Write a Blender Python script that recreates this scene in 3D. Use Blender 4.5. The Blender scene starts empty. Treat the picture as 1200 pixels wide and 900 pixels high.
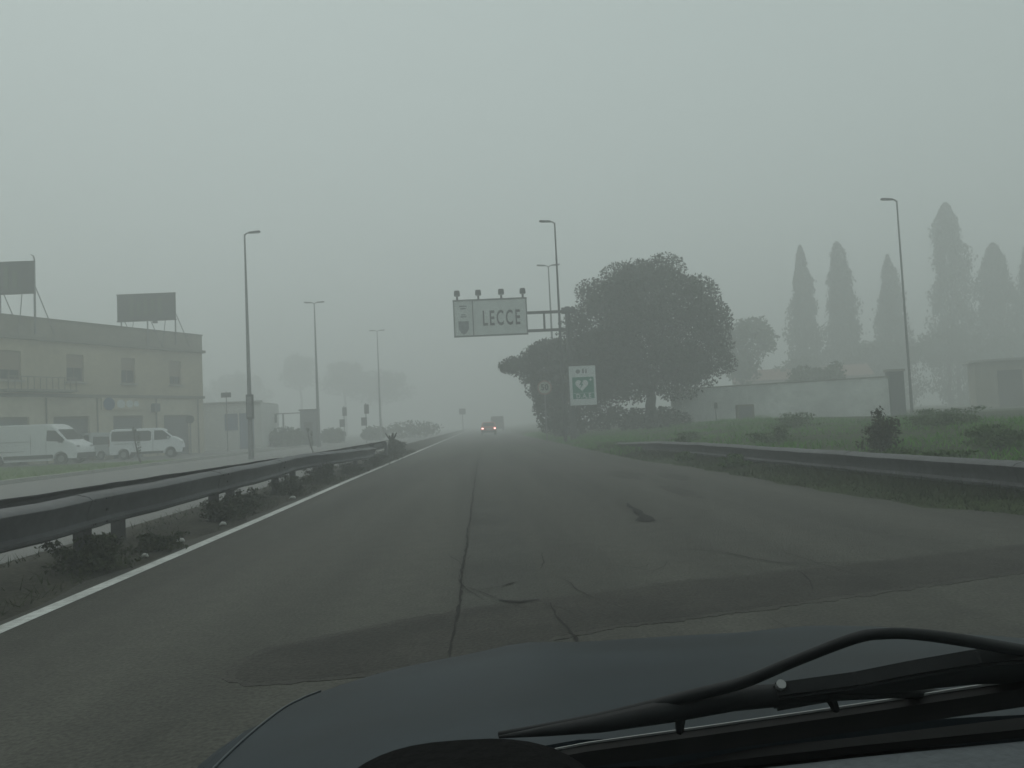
import bpy, bmesh, math, random
import numpy as np
from mathutils import Vector, Matrix, Euler

R = math.radians
S = bpy.context.scene
COL = S.collection
rng = np.random.default_rng(7)
random.seed(7)

# ------------------------------------------------------------------ camera
F_PX, VPX, VPY, ROLL = 906.0, 566.0, 497.0, R(2.6)
cam_d = bpy.data.cameras.new('camera')
cam = bpy.data.objects.new('camera', cam_d); COL.objects.link(cam); S.camera = cam
cam_d.sensor_width = 36.0; cam_d.lens = 36.0 * F_PX / 1200.0
cam_d.clip_start = 0.02; cam_d.clip_end = 2000
_v = Vector(((VPX - 600) / F_PX, -(VPY - 450) / F_PX, -1)).normalized()      # road direction in camera axes
_u = Vector((-math.sin(ROLL), math.cos(ROLL), 0)); _u = (_u - _v * _u.dot(_v)).normalized()
_r = _v.cross(_u)
cam.matrix_world = Matrix.Translation((0, 0, 1.3)) @ Matrix((_r, _v, _u)).to_4x4()

# ------------------------------------------------------------------ sky, sun, exposure
SUN_EL, SUN_AZ = R(58), R(-35)          # azimuth measured from +Y towards +X
w = bpy.data.worlds.new('World'); S.world = w; w.use_nodes = True
nt = w.node_tree; N = nt.nodes; N.clear()
out = N.new('ShaderNodeOutputWorld'); bg = N.new('ShaderNodeBackground')
sky = N.new('ShaderNodeTexSky'); sky.sky_type = 'NISHITA'; sky.sun_disc = False
sky.sun_elevation = SUN_EL; sky.sun_rotation = SUN_AZ
sky.air_density = 1.0; sky.dust_density = 4.0; sky.ozone_density = 1.0
hs = N.new('ShaderNodeHueSaturation'); hs.inputs['Saturation'].default_value = 0.10
mix = N.new('ShaderNodeMix'); mix.data_type = 'RGBA'
mix.inputs['Factor'].default_value = 0.8                                    # closed overcast layer over the clear sky
mix.inputs['B'].default_value = (5.72, 6.78, 6.66, 1)
nt.links.new(sky.outputs[0], hs.inputs['Color'])
nt.links.new(hs.outputs[0], mix.inputs['A'])
nt.links.new(mix.outputs['Result'], bg.inputs['Color'])
bg.inputs['Strength'].default_value = 0.07
nt.links.new(bg.outputs[0], out.inputs[0])
sd = bpy.data.lights.new('sun', 'SUN'); sd.energy = 0.6; sd.angle = R(60); sd.color = (1.0, 0.98, 0.94)
so = bpy.data.objects.new('sun', sd); COL.objects.link(so)
_dir = Vector((math.sin(SUN_AZ) * math.cos(SUN_EL), math.cos(SUN_AZ) * math.cos(SUN_EL), math.sin(SUN_EL)))
so.rotation_euler = _dir.to_track_quat('Z', 'Y').to_euler(); so.location = (0, 0, 60)
S.view_settings.view_transform = 'Standard'; S.view_settings.look = 'None'
S.view_settings.exposure = 0.48; S.view_settings.gamma = 1.0; S.view_settings.use_curve_mapping = False
S.cycles.volume_bounces = 2; S.cycles.max_bounces = 6; S.cycles.diffuse_bounces = 2
S.cycles.glossy_bounces = 2; S.cycles.transparent_max_bounces = 12
S.cycles.use_denoising = True
HAZE_DENSITY = 0.0130

# ------------------------------------------------------------------ materials
def mat(name, col, rough=0.8, var=0.2, scale=6.0, spec=0.3, metal=0.0, bump=0.0, detail=5.0, col2=None, big=0.0, bigscale=0.4, along=1.0, mid=0.0):
    m = bpy.data.materials.new(name); m.use_nodes = True
    t = m.node_tree; n = t.nodes; p = n['Principled BSDF']
    p.inputs['Roughness'].default_value = rough
    p.inputs['Specular IOR Level'].default_value = spec
    p.inputs['Metallic'].default_value = metal
    tc = n.new('ShaderNodeTexCoord'); no = n.new('ShaderNodeTexNoise')
    no.inputs['Scale'].default_value = scale; no.inputs['Detail'].default_value = detail
    t.links.new(tc.outputs['Object'], no.inputs['Vector'])
    mx = n.new('ShaderNodeMix'); mx.data_type = 'RGBA'
    c2 = col2 or tuple(c * (1 + var) for c in col)
    mx.inputs['A'].default_value = tuple(c * (1 - var) for c in col) + (1,) if col2 is None else tuple(col) + (1,)
    mx.inputs['B'].default_value = tuple(c2) + (1,)
    rp = n.new('ShaderNodeMapRange'); rp.inputs['From Min'].default_value = 0.3; rp.inputs['From Max'].default_value = 0.7
    t.links.new(no.outputs['Fac'], rp.inputs['Value'])
    t.links.new(rp.outputs['Result'], mx.inputs['Factor'])
    res = mx.outputs['Result']
    if big:
        nb = n.new('ShaderNodeTexNoise'); nb.inputs['Scale'].default_value = bigscale; nb.inputs['Detail'].default_value = 6
        mp = n.new('ShaderNodeMapping'); mp.inputs['Scale'].default_value = (1, along, 1)
        t.links.new(tc.outputs['Object'], mp.inputs['Vector']); t.links.new(mp.outputs[0], nb.inputs['Vector'])
        mr = n.new('ShaderNodeMapRange'); mr.inputs['From Min'].default_value = 0.3; mr.inputs['From Max'].default_value = 0.7
        mr.inputs['To Min'].default_value = 1 - big; mr.inputs['To Max'].default_value = 1 + big
        t.links.new(nb.outputs['Fac'], mr.inputs['Value'])
        vm = n.new('ShaderNodeVectorMath'); vm.operation = 'SCALE'
        t.links.new(res, vm.inputs[0]); t.links.new(mr.outputs['Result'], vm.inputs['Scale'])
        res = vm.outputs[0]
    if mid:
        nm = n.new('ShaderNodeTexNoise'); nm.inputs['Scale'].default_value = 5.0; nm.inputs['Detail'].default_value = 10; nm.inputs['Roughness'].default_value = 0.75
        t.links.new(tc.outputs['Object'], nm.inputs['Vector'])
        mm = n.new('ShaderNodeMapRange'); mm.inputs['From Min'].default_value = 0.3; mm.inputs['From Max'].default_value = 0.7
        mm.inputs['To Min'].default_value = 1 - mid; mm.inputs['To Max'].default_value = 1 + mid
        t.links.new(nm.outputs['Fac'], mm.inputs['Value'])
        v2 = n.new('ShaderNodeVectorMath'); v2.operation = 'SCALE'
        t.links.new(res, v2.inputs[0]); t.links.new(mm.outputs['Result'], v2.inputs['Scale']); res = v2.outputs[0]
    t.links.new(res, p.inputs['Base Color'])
    if bump:
        b = n.new('ShaderNodeBump'); b.inputs['Strength'].default_value = bump; b.inputs['Distance'].default_value = 0.01
        t.links.new(no.outputs['Fac'], b.inputs['Height']); t.links.new(b.outputs['Normal'], p.inputs['Normal'])
    return m

def emit_mat(name, col, strength):
    m = bpy.data.materials.new(name); m.use_nodes = True
    p = m.node_tree.nodes['Principled BSDF']
    p.inputs['Base Color'].default_value = tuple(col) + (1,)
    p.inputs['Emission Color'].default_value = tuple(col) + (1,)
    p.inputs['Emission Strength'].default_value = strength
    return m

M = {}
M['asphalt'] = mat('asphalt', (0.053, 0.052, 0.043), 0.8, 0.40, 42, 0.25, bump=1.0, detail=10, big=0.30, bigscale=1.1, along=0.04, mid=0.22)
M['asphalt_dark'] = mat('asphalt_dark', (0.034, 0.032, 0.027), 0.82, 0.40, 42, 0.22, bump=1.0, detail=10, big=0.25, bigscale=1.5, mid=0.22)
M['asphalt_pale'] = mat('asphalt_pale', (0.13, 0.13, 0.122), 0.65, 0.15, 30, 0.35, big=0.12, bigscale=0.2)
M['tar'] = mat('crack_dark', (0.016, 0.015, 0.013), 0.9, 0.3, 40, 0.2)
M['asphalt_fade'] = mat('asphalt_mid_tone', (0.044, 0.042, 0.036), 0.82, 0.40, 42, 0.22, bump=1.0, detail=10, big=0.25, bigscale=1.5, mid=0.25)
M['lip'] = mat('band_lip', (0.085, 0.083, 0.075), 0.8, 0.2, 40, 0.2)
M['paint'] = mat('road_paint', (0.50, 0.51, 0.49), 0.6, 0.22, 14, 0.3, big=0.18, bigscale=2.0)
M['dirt'] = mat('median_dirt', (0.042, 0.040, 0.030), 0.95, 0.45, 18, 0.15, bump=0.8, big=0.35, bigscale=1.2)
M['soil'] = mat('verge_soil', (0.030, 0.042, 0.016), 0.95, 0.35, 9, 0.15, bump=0.8, big=0.3, bigscale=0.5)
M['turf'] = mat('turf', (0.070, 0.110, 0.025), 0.95, 0.3, 5, 0.15, bump=0.6, big=0.25, bigscale=0.3)
M['ground'] = mat('ground', (0.10, 0.105, 0.085), 0.95, 0.25, 1.5, 0.15, big=0.25, bigscale=0.08)
M['lot'] = mat('lot_paving', (0.15, 0.15, 0.14), 0.8, 0.15, 12, 0.3, big=0.2, bigscale=0.3)
M['kerb'] = mat('kerb_stone', (0.33, 0.33, 0.30), 0.85, 0.2, 10, 0.3)
M['rail'] = mat('rail_steel', (0.047, 0.049, 0.052), 0.5, 0.3, 9, 0.4, bump=0.15, big=0.25, bigscale=1.1)
M['railpost'] = mat('rail_post', (0.05, 0.05, 0.048), 0.7, 0.3, 9, 0.4)
M['galv'] = mat('galvanised_pole', (0.20, 0.205, 0.205), 0.55, 0.15, 6, 0.4, metal=0.2)
M['galvdark'] = mat('weathered_pole', (0.075, 0.078, 0.078), 0.6, 0.15, 6, 0.35, metal=0.1)
M['darkmetal'] = mat('dark_metal', (0.035, 0.037, 0.037), 0.55, 0.2, 6, 0.4)
M['signwhite'] = mat('sign_white', (0.56, 0.60, 0.58), 0.5, 0.06, 3, 0.4, big=0.1, bigscale=0.8)
M['signback'] = mat('sign_frame', (0.16, 0.17, 0.17), 0.6, 0.1, 3, 0.4)
M['letter'] = mat('sign_lettering', (0.02, 0.022, 0.025), 0.6, 0.2, 8, 0.3)
M['faded'] = mat('faded_print', (0.17, 0.185, 0.20), 0.6, 0.3, 6, 0.3)
M['aedwhite'] = mat('board_white', (0.62, 0.66, 0.66), 0.5, 0.05, 3, 0.4)
M['aedgreen'] = mat('board_green', (0.008, 0.20, 0.14), 0.5, 0.08, 4, 0.4)
M['signred'] = mat('sign_red', (0.30, 0.16, 0.13), 0.5, 0.1, 4, 0.4)
M['signyellow'] = mat('sign_disc', (0.40, 0.42, 0.36), 0.5, 0.08, 4, 0.4)
M['bark'] = mat('bark', (0.045, 0.038, 0.030), 0.95, 0.35, 12, 0.15, bump=0.8)
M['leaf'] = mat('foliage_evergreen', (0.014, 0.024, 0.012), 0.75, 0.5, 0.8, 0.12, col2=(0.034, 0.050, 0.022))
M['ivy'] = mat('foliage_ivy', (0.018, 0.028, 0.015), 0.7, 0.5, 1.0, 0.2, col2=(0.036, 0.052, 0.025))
M['cypress'] = mat('foliage_cypress', (0.048, 0.075, 0.046), 0.85, 0.4, 1.2, 0.15, col2=(0.085, 0.115, 0.065))  # lightened so the cypresses fade as if in thicker haze
M['leafpale'] = mat('foliage_pale', (0.055, 0.08, 0.045), 0.85, 0.4, 0.8, 0.15, col2=(0.09, 0.12, 0.06))  # far trees and hedges, haze fading partly put into the leaf colour
M['weed'] = mat('foliage_weed', (0.022, 0.030, 0.014), 0.85, 0.4, 9, 0.15, col2=(0.05, 0.056, 0.026))
M['weedgreen'] = mat('foliage_fresh', (0.045, 0.085, 0.025), 0.85, 0.4, 6, 0.15, col2=(0.08, 0.13, 0.04))
M['grassdark'] = mat('grass_dark', (0.020, 0.030, 0.012), 0.9, 0.4, 2, 0.15, col2=(0.050, 0.058, 0.026))
M['grassgreen'] = mat('grass_green', (0.045, 0.15, 0.014), 0.9, 0.3, 0.6, 0.15, col2=(0.10, 0.26, 0.03))
M['grasslot'] = mat('grass_lawn', (0.075, 0.16, 0.012), 0.9, 0.3, 0.6, 0.15, col2=(0.12, 0.22, 0.02))
M['beige'] = mat('render_beige', (0.43, 0.385, 0.285), 0.9, 0.1, 3, 0.2, big=0.16, bigscale=0.35)
M['beigelight'] = mat('render_pale', (0.50, 0.465, 0.37), 0.9, 0.1, 3, 0.2, big=0.15, bigscale=0.4)
M['parapet'] = mat('render_grey', (0.25, 0.235, 0.185), 0.9, 0.12, 3, 0.2, big=0.2, bigscale=0.4)
M['cornice'] = mat('cornice_grey', (0.20, 0.19, 0.155), 0.9, 0.1, 5, 0.2)
M['shutter'] = mat('shutter_grey', (0.135, 0.145, 0.15), 0.6, 0.08, 4, 0.4)
M['glass'] = mat('dark_glass', (0.03, 0.033, 0.036), 0.18, 0.1, 3, 0.5)
M['winframe'] = mat('window_frame', (0.16, 0.13, 0.115), 0.6, 0.1, 4, 0.3)
M['rollblind'] = mat('window_blind', (0.27, 0.225, 0.165), 0.8, 0.08, 9, 0.3)
M['blue'] = mat('blue_panel', (0.07, 0.12, 0.21), 0.6, 0.1, 4, 0.3)
M['white'] = mat('white_wall', (0.62, 0.63, 0.60), 0.85, 0.07, 4, 0.2, big=0.1, bigscale=0.5)
M['wallpale'] = mat('wall_pale', (0.60, 0.62, 0.60), 0.9, 0.1, 3, 0.2, big=0.2, bigscale=0.3)
M['billboard'] = mat('billboard_face', (0.055, 0.06, 0.058), 0.7, 0.12, 0.9, 0.3)
M['billgreen'] = mat('billboard_print', (0.075, 0.105, 0.06), 0.7, 0.15, 2, 0.3)
M['vanwhite'] = mat('van_paint', (0.78, 0.80, 0.82), 0.35, 0.04, 3, 0.5)
M['vangrey'] = mat('van_paint_grey', (0.46, 0.48, 0.48), 0.45, 0.06, 3, 0.5)
M['plastic'] = mat('black_plastic', (0.022, 0.022, 0.023), 0.6, 0.2, 15, 0.4)
M['tyre'] = mat('tyre', (0.02, 0.02, 0.02), 0.85, 0.2, 20, 0.3)
M['rim'] = mat('wheel_rim', (0.22, 0.23, 0.23), 0.4, 0.1, 6, 0.5, metal=0.5)
M['lamp'] = mat('lamp_lens', (0.35, 0.36, 0.37), 0.2, 0.1, 6, 0.5)
M['lampred'] = mat('lamp_red', (0.20, 0.04, 0.03), 0.25, 0.1, 6, 0.5)
M['farcar'] = mat('far_car_glow_tint', (0.46, 0.16, 0.14), 0.4, 0.06, 3, 0.5)  # red glow of the lit lamps put into the body colour
M['fardark'] = mat('far_van_paint', (0.10, 0.105, 0.105), 0.5, 0.1, 3, 0.4)
M['taillit'] = emit_mat('lit_lamp', (1.0, 0.45, 0.40), 5.0)
M['pink'] = mat('house_terracotta', (0.30, 0.20, 0.17), 0.9, 0.12, 2, 0.2)
M['tile'] = mat('roof_tile', (0.22, 0.12, 0.09), 0.9, 0.2, 6, 0.2)
M['hood'] = mat('hood_paint', (0.015, 0.021, 0.026), 0.46, 0.10, 160, 0.14, big=0.3, bigscale=2.5, mid=0.12)
M['hoodglint'] = mat('hood_edge_highlight', (0.04, 0.05, 0.056), 0.35, 0.05, 3, 0.3)  # paler than the hood: light caught by the rolled edge, put into the colour
M['rubber'] = mat('rubber_black', (0.011, 0.011, 0.011), 0.7, 0.2, 30, 0.2)
M['wiper'] = mat('wiper_black', (0.011, 0.012, 0.013), 0.6, 0.15, 30, 0.22)
M['frit'] = mat('frit_black', (0.004, 0.004, 0.004), 0.9, 0.1, 5, 0.1)
M['dash'] = mat('dash_vinyl', (0.085, 0.095, 0.102), 0.8, 0.12, 90, 0.25, bump=0.3)
M['dashdark'] = mat('dash_dark', (0.006, 0.006, 0.006), 0.9, 0.15, 90, 0.05, bump=0.3)
M['chrome'] = mat('pin_metal', (0.25, 0.25, 0.25), 0.4, 0.05, 5, 0.4, metal=0.5)
M['litter'] = mat('litter_white', (0.5, 0.5, 0.48), 0.7, 0.1, 5, 0.3)
M['roofpaint'] = M['hood']

gl = bpy.data.materials.new('clear_glass'); gl.use_nodes = True
_t = gl.node_tree; _t.nodes.clear()
_o = _t.nodes.new('ShaderNodeOutputMaterial'); _b = _t.nodes.new('ShaderNodeBsdfTransparent')
_b.inputs['Color'].default_value = (0.955, 0.965, 0.96, 1); _t.links.new(_b.outputs[0], _o.inputs['Surface'])
M['clear'] = gl

# ------------------------------------------------------------------ mesh helpers
class MB:
    def __init__(s): s.v = []; s.f = []
    def add(s, vs, fs):
        o = len(s.v); s.v += [tuple(x) for x in vs]; s.f += [tuple(i + o for i in f) for f in fs]; return s
    def box(s, c, d, rz=0.0, taper=1.0):
        hx, hy, hz = d[0] / 2, d[1] / 2, d[2] / 2
        cs, sn = math.cos(rz), math.sin(rz); vs = []
        for z, k in ((-hz, 1), (hz, taper)):
            for x, y in ((-hx, -hy), (hx, -hy), (hx, hy), (-hx, hy)):
                x *= k; y *= k
                vs.append((c[0] + x * cs - y * sn, c[1] + x * sn + y * cs, c[2] + z))
        return s.add(vs, [(3, 2, 1, 0), (4, 5, 6, 7), (0, 1, 5, 4), (1, 2, 6, 5), (2, 3, 7, 6), (3, 0, 4, 7)])
    def tube(s, pts, rad, n=8, cap=True):
        pts = [Vector(p) for p in pts]
        if not hasattr(rad, '__len__'): rad = [rad] * len(pts)
        vs = []; fs = []
        ref = Vector((0.31, 0.17, 0.93)) if abs((pts[-1] - pts[0]).normalized().z) < 0.9 else Vector((1, 0, 0))
        for i, p in enumerate(pts):
            d = (pts[min(i + 1, len(pts) - 1)] - pts[max(i - 1, 0)]).normalized()
            a = d.cross(ref).normalized(); b = d.cross(a)
            for k in range(n):
                th = 2 * math.pi * k / n
                vs.append(p + (a * math.cos(th) + b * math.sin(th)) * rad[i])
        for i in range(len(pts) - 1):
            for k in range(n):
                fs.append((i * n + k, i * n + (k + 1) % n, (i + 1) * n + (k + 1) % n, (i + 1) * n + k))
        if cap:
            fs.append(tuple(range(n - 1, -1, -1))); fs.append(tuple((len(pts) - 1) * n + k for k in range(n)))
        return s.add(vs, fs)
    def prism(s, poly, a, b):
        """poly: list of 3D points (a flat outline); a, b: offset vectors of the two faces"""
        n = len(poly); A = [Vector(p) + Vector(a) for p in poly]; B = [Vector(p) + Vector(b) for p in poly]
        fs = [tuple(range(n)), tuple(range(2 * n - 1, n - 1, -1))] + [(i, i + n, (i + 1) % n + n, (i + 1) % n) for i in range(n)]
        return s.add(A + B, fs)
    def sweep(s, path, prof, closed=True):
        """path: list of (x,y,z); prof: list of (side,up), side points to the path's right"""
        P = [Vector(p) for p in path]; n = len(prof); vs = []; fs = []
        for i, p in enumerate(P):
            d = (P[min(i + 1, len(P) - 1)] - P[max(i - 1, 0)]); d.z = 0; d.normalize()
            r = Vector((d.y, -d.x, 0))
            for (a, b) in prof: vs.append(p + r * a + Vector((0, 0, b)))
        m = n if closed else n - 1
        for i in range(len(P) - 1):
            for k in range(m):
                fs.append((i * n + k, (i + 1) * n + k, (i + 1) * n + (k + 1) % n, i * n + (k + 1) % n))
        if closed:
            fs.append(tuple(range(n))); fs.append(tuple((len(P) - 1) * n + k for k in range(n - 1, -1, -1)))
        return s.add(vs, fs)
    def mesh(s, name):
        me = bpy.data.meshes.new(name); me.from_pydata(s.v, [], s.f); me.update(); return me
    def build(s, name, m, parent=None, smooth=False, fix=True, bevel=0):
        me = s.mesh(name)
        if fix or bevel:
            b = bmesh.new(); b.from_mesh(me)
            if bevel: bmesh.ops.bevel(b, geom=list(b.edges), offset=bevel, segments=2, affect='EDGES', clamp_overlap=True)
            bmesh.ops.recalc_face_normals(b, faces=list(b.faces)); b.to_mesh(me); b.free()
        return link(name, me, m, parent, smooth)

def link(name, me, m, parent=None, smooth=False):
    if m is not None: me.materials.append(M[m] if isinstance(m, str) else m)
    if smooth:
        me.polygons.foreach_set('use_smooth', [True] * len(me.polygons))
        if smooth == 'auto':
            try: me.set_sharp_from_angle(angle=R(35))
            except Exception: pass
    o = bpy.data.objects.new(name, me); COL.objects.link(o)
    if parent is not None: o.parent = parent
    return o

def raw(name, V, Fq, m, parent=None):
    """numpy verts (n,3) and faces (k,3 or 4)"""
    me = bpy.data.meshes.new(name); nf, k = Fq.shape
    me.vertices.add(len(V)); me.vertices.foreach_set('co', V.astype(np.float32).ravel())
    me.loops.add(nf * k); me.loops.foreach_set('vertex_index', Fq.astype(np.int32).ravel())
    me.polygons.add(nf); me.polygons.foreach_set('loop_start', np.arange(0, nf * k, k, dtype=np.int32))
    me.update(calc_edges=True); me.validate()
    return link(name, me, m, parent)

def tag(o, label=None, cat=None, group=None, kind=None):
    if label: o['label'] = label
    if cat: o['category'] = cat
    if group: o['group'] = group
    if kind: o['kind'] = kind
    return o

def thing(name, label, cat, loc=(0, 0, 0), rz=0.0, group=None):
    o = bpy.data.objects.new(name, None); COL.objects.link(o); o.empty_display_size = 0.2
    o.location = loc; o.rotation_euler = (0, 0, rz)
    return tag(o, label, cat, group)

def text_mesh(txt, size, depth, sx=1.0, bold=0.0, space=1.12):
    cu = bpy.data.curves.new('lettering', 'FONT'); cu.body = txt; cu.size = size; cu.extrude = depth
    cu.align_x = 'CENTER'; cu.align_y = 'CENTER'; cu.offset = bold; cu.resolution_u = 4; cu.space_character = space
    ob = bpy.data.objects.new('lettering', cu); COL.objects.link(ob)
    bpy.context.view_layer.update()
    me = bpy.data.meshes.new_from_object(ob.evaluated_get(bpy.context.evaluated_depsgraph_get()))
    bpy.data.objects.remove(ob); bpy.data.curves.remove(cu)
    me.transform(Matrix.Rotation(R(90), 4, 'X') @ Matrix.Diagonal((sx, 1, 1, 1)))       # upright in xz, faces -y
    return me

def ss(a, b, t):
    t = min(1, max(0, (t - a) / (b - a))); return t * t * (3 - 2 * t)

def interp(tab, y):
    return float(np.interp(y, [a for a, _ in tab], [b for _, b in tab]))

# ------------------------------------------------------------------ terrain
EDGE = [(-40, 6.3), (5, 6.15), (8.4, 5.93), (9.6, 5.52), (12, 5.28), (15, 5.2), (19.5, 5.02), (23, 4.6), (33, 4.45), (67, 4.0), (310, 4.0)]
def edge_x(y): return interp(EDGE, y)
def bank(x, y):
    t = x - edge_x(y)
    return 0.10 * ss(0, 0.7, t) + 0.06 * ss(0.8, 1.6, t) + 0.62 * ss(1.6, 10, t) * (0.85 + 0.15 * math.sin(y * 0.21 + 1.3 * math.sin(x * 0.3)))

EXT = 318
g = MB(); g.add([(-EXT, -60, -0.12), (EXT, -60, -0.12), (EXT, EXT, -0.12), (-EXT, EXT, -0.12)], [(0, 1, 2, 3)])
tag(g.build('ground', 'ground'), kind='structure')

ys = sorted(set(list(np.arange(-40, 60, 0.5)) + list(np.arange(60, 311, 5))))
m = MB(); vs = []; fs = []
jit = [0.06 * math.sin(y * 3.1) + 0.05 * math.sin(y * 7.7 + 1) + 0.04 * random.uniform(-1, 1) for y in ys]
for i, y in enumerate(ys):
    e = edge_x(y) + jit[i]
    for x in (-4.0, -2, 0, 2, e): vs.append((x, y, 0.0))
    if i:
        for k in range(4): a = (i - 1) * 5 + k; fs.append((a, a + 1, a + 6, a + 5))
m.add(vs, fs); road = tag(m.build('road', 'asphalt', fix=False), kind='structure')

# right verge: a low grassy bank
m = MB(); vs = []; fs = []
T = [-0.3, 0.0, 0.15, 0.4, 0.8, 1.2, 1.6, 2.2, 3, 4, 5, 6.5, 8, 10, 14, 20, 30, 50, 90, 150, 300]
for i, y in enumerate(ys):
    for t in T:
        x = edge_x(y) + t; z = bank(x, y) + (0 if t < .1 else 0.02 * random.uniform(-1, 1) * min(1, t))
        vs.append((x, y, z - 0.03 if t <= 0 else z + 0.004))
    if i:
        for k in range(len(T) - 1): a = (i - 1) * len(T) + k; fs.append((a, a + 1, a + 1 + len(T), a + len(T)))
m.add(vs, fs); tag(m.build('verge_right', 'soil', fix=False, smooth=True), kind='structure')

# median strip of dirt between the carriageways
m = MB(); vs = []; fs = []
XM = [-3.62, -3.8, -4.1, -4.4, -4.7, -5.0, -5.3, -5.5]
for i, y in enumerate(ys):
    far = ss(34, 44, y)
    for k, x in enumerate(XM):
        base = [-.02, .012, .03, .05, .05, .04, .02, -.02][k]
        up = [0, 0, .10, .22, .25, .20, .05, 0][k] * far
        vs.append((x + (0.10 * math.sin(y * 2.3) * random.random() if k < 2 else 0), y, base + up + (0.02 * random.uniform(-1, 1) if 0 < k < 7 else 0)))
    if i:
        for k in range(len(XM) - 1): a = (i - 1) * len(XM) + k; fs.append((a, a + 1, a + 1 + len(XM), a + len(XM)))
m.add(vs, fs); tag(m.build('median_strip', 'dirt', fix=False, smooth=True), kind='structure')

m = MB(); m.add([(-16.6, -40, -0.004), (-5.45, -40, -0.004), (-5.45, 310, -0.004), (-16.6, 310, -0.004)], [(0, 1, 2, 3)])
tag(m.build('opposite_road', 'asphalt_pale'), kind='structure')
# kerb of the far side, stone by stone
kerb = thing('kerb', None, None); kerb['kind'] = 'structure'
km = MB().box((0, 0, 0.03), (0.22, 0.98, 0.22)).mesh('kerb_stone'); km.materials.append(M['kerb'])
for i in range(90):
    o = bpy.data.objects.new('kerb_stone', km); COL.objects.link(o); o.parent = kerb
    o.location = (-16.72 + random.uniform(-.01, .01), -2 + i * 1.0, random.uniform(-.008, .008))
m = MB(); m.add([(-70, -40, 0.10), (-16.83, -40, 0.10), (-16.83, 88, 0.10), (-70, 88, 0.10)], [(0, 1, 2, 3)])
tag(m.build('parking_lot', 'lot'), kind='structure')
m = MB(); m.add([(-44, 20, 0.112), (-16.9, 20, 0.112), (-16.9, 45.0, 0.112), (-23, 44.6, 0.112), (-44, 44.2, 0.112)], [(0, 1, 2, 3, 4)])
tag(m.build('lawn', 'turf'), kind='structure')

# ------------------------------------------------------------------ road details
def strip(path, widths, z, name, matn, parent, jag=0.0):
    mm = MB(); P = [Vector((p[0], p[1], 0)) for p in path]; vs = []
    Q = []; W = []
    for i in range(len(P) - 1):
        nsub = max(1, int((P[i + 1] - P[i]).length / 0.09)) if jag else 1
        for k in range(nsub):
            t = k / nsub; Q.append(P[i].lerp(P[i + 1], t)); W.append(widths[i] * (1 - t) + widths[i + 1] * t)
    Q.append(P[-1]); W.append(widths[-1])
    for i, p in enumerate(Q):
        d = (Q[min(i + 1, len(Q) - 1)] - Q[max(i - 1, 0)]).normalized(); r = Vector((d.y, -d.x, 0))
        off = random.uniform(-jag, jag)
        wl = W[i] * (0.5 + (random.uniform(-.3, .5) if jag else 0))
        vs += [p + r * (off - wl) + Vector((0, 0, z)), p + r * (off + wl) + Vector((0, 0, z))]
    mm.add(vs, [(2 * i, 2 * i + 1, 2 * i + 3, 2 * i + 2) for i in range(len(Q) - 1)])
    return mm.build(name, matn, parent, fix=False)

strip([(-3.5, -30), (-3.5, 12), (-3.55, 20), (-3.55, 300)], [.15] * 4, 0.004, 'edge_line', 'paint', road)
strip([(-0.24, -20)] + [(-0.24 + 0.012 * math.sin(i * 1.7), i * 0.7) for i in range(0, 43)], [.008] + [.012] * 8 + [.014] * 35, 0.009, 'joint_crack', 'tar', road, jag=0.007)
# darker band with a mid-tone margin, crossing the lane at a slant
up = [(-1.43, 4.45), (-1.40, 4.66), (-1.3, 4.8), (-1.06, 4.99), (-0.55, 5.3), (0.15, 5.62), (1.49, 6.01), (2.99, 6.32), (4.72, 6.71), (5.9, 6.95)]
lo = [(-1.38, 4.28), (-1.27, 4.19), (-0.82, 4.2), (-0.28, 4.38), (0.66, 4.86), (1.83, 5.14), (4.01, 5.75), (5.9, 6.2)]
def ragged(pts, amp, step=.05):
    out = []
    for (a, b), (c, d) in zip(pts, pts[1:] + pts[:1]):
        k = max(1, int(math.hypot(c - a, d - b) / step))
        for q_ in range(k): out.append((a + (c - a) * q_ / k + random.uniform(-amp, amp), b + (d - b) * q_ / k + random.uniform(-amp, amp) * 1.3))
    return out
def grow(pts, d):
    cx_ = sum(p[0] for p in pts) / len(pts); cy_ = sum(p[1] for p in pts) / len(pts); out = []
    for k in range(len(pts)):
        a, b = Vector(pts[k - 1]), Vector(pts[(k + 1) % len(pts)]); t_ = (b - a).normalized(); nn = Vector((-t_.y, t_.x))
        out.append((pts[k][0] + nn.x * d, pts[k][1] + nn.y * d))
    return out
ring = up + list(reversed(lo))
for d_, z_, mt, nm, am in ((.07, .0034, 'asphalt_fade', 'band_margin', .02), (0.0, .0047, 'asphalt_dark', 'dark_band', .012)):
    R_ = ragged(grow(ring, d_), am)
    MB().prism([(x, y, 0) for x, y in R_], (0, 0, z_), (0, 0, -.01)).build(nm, mt, road)
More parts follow.
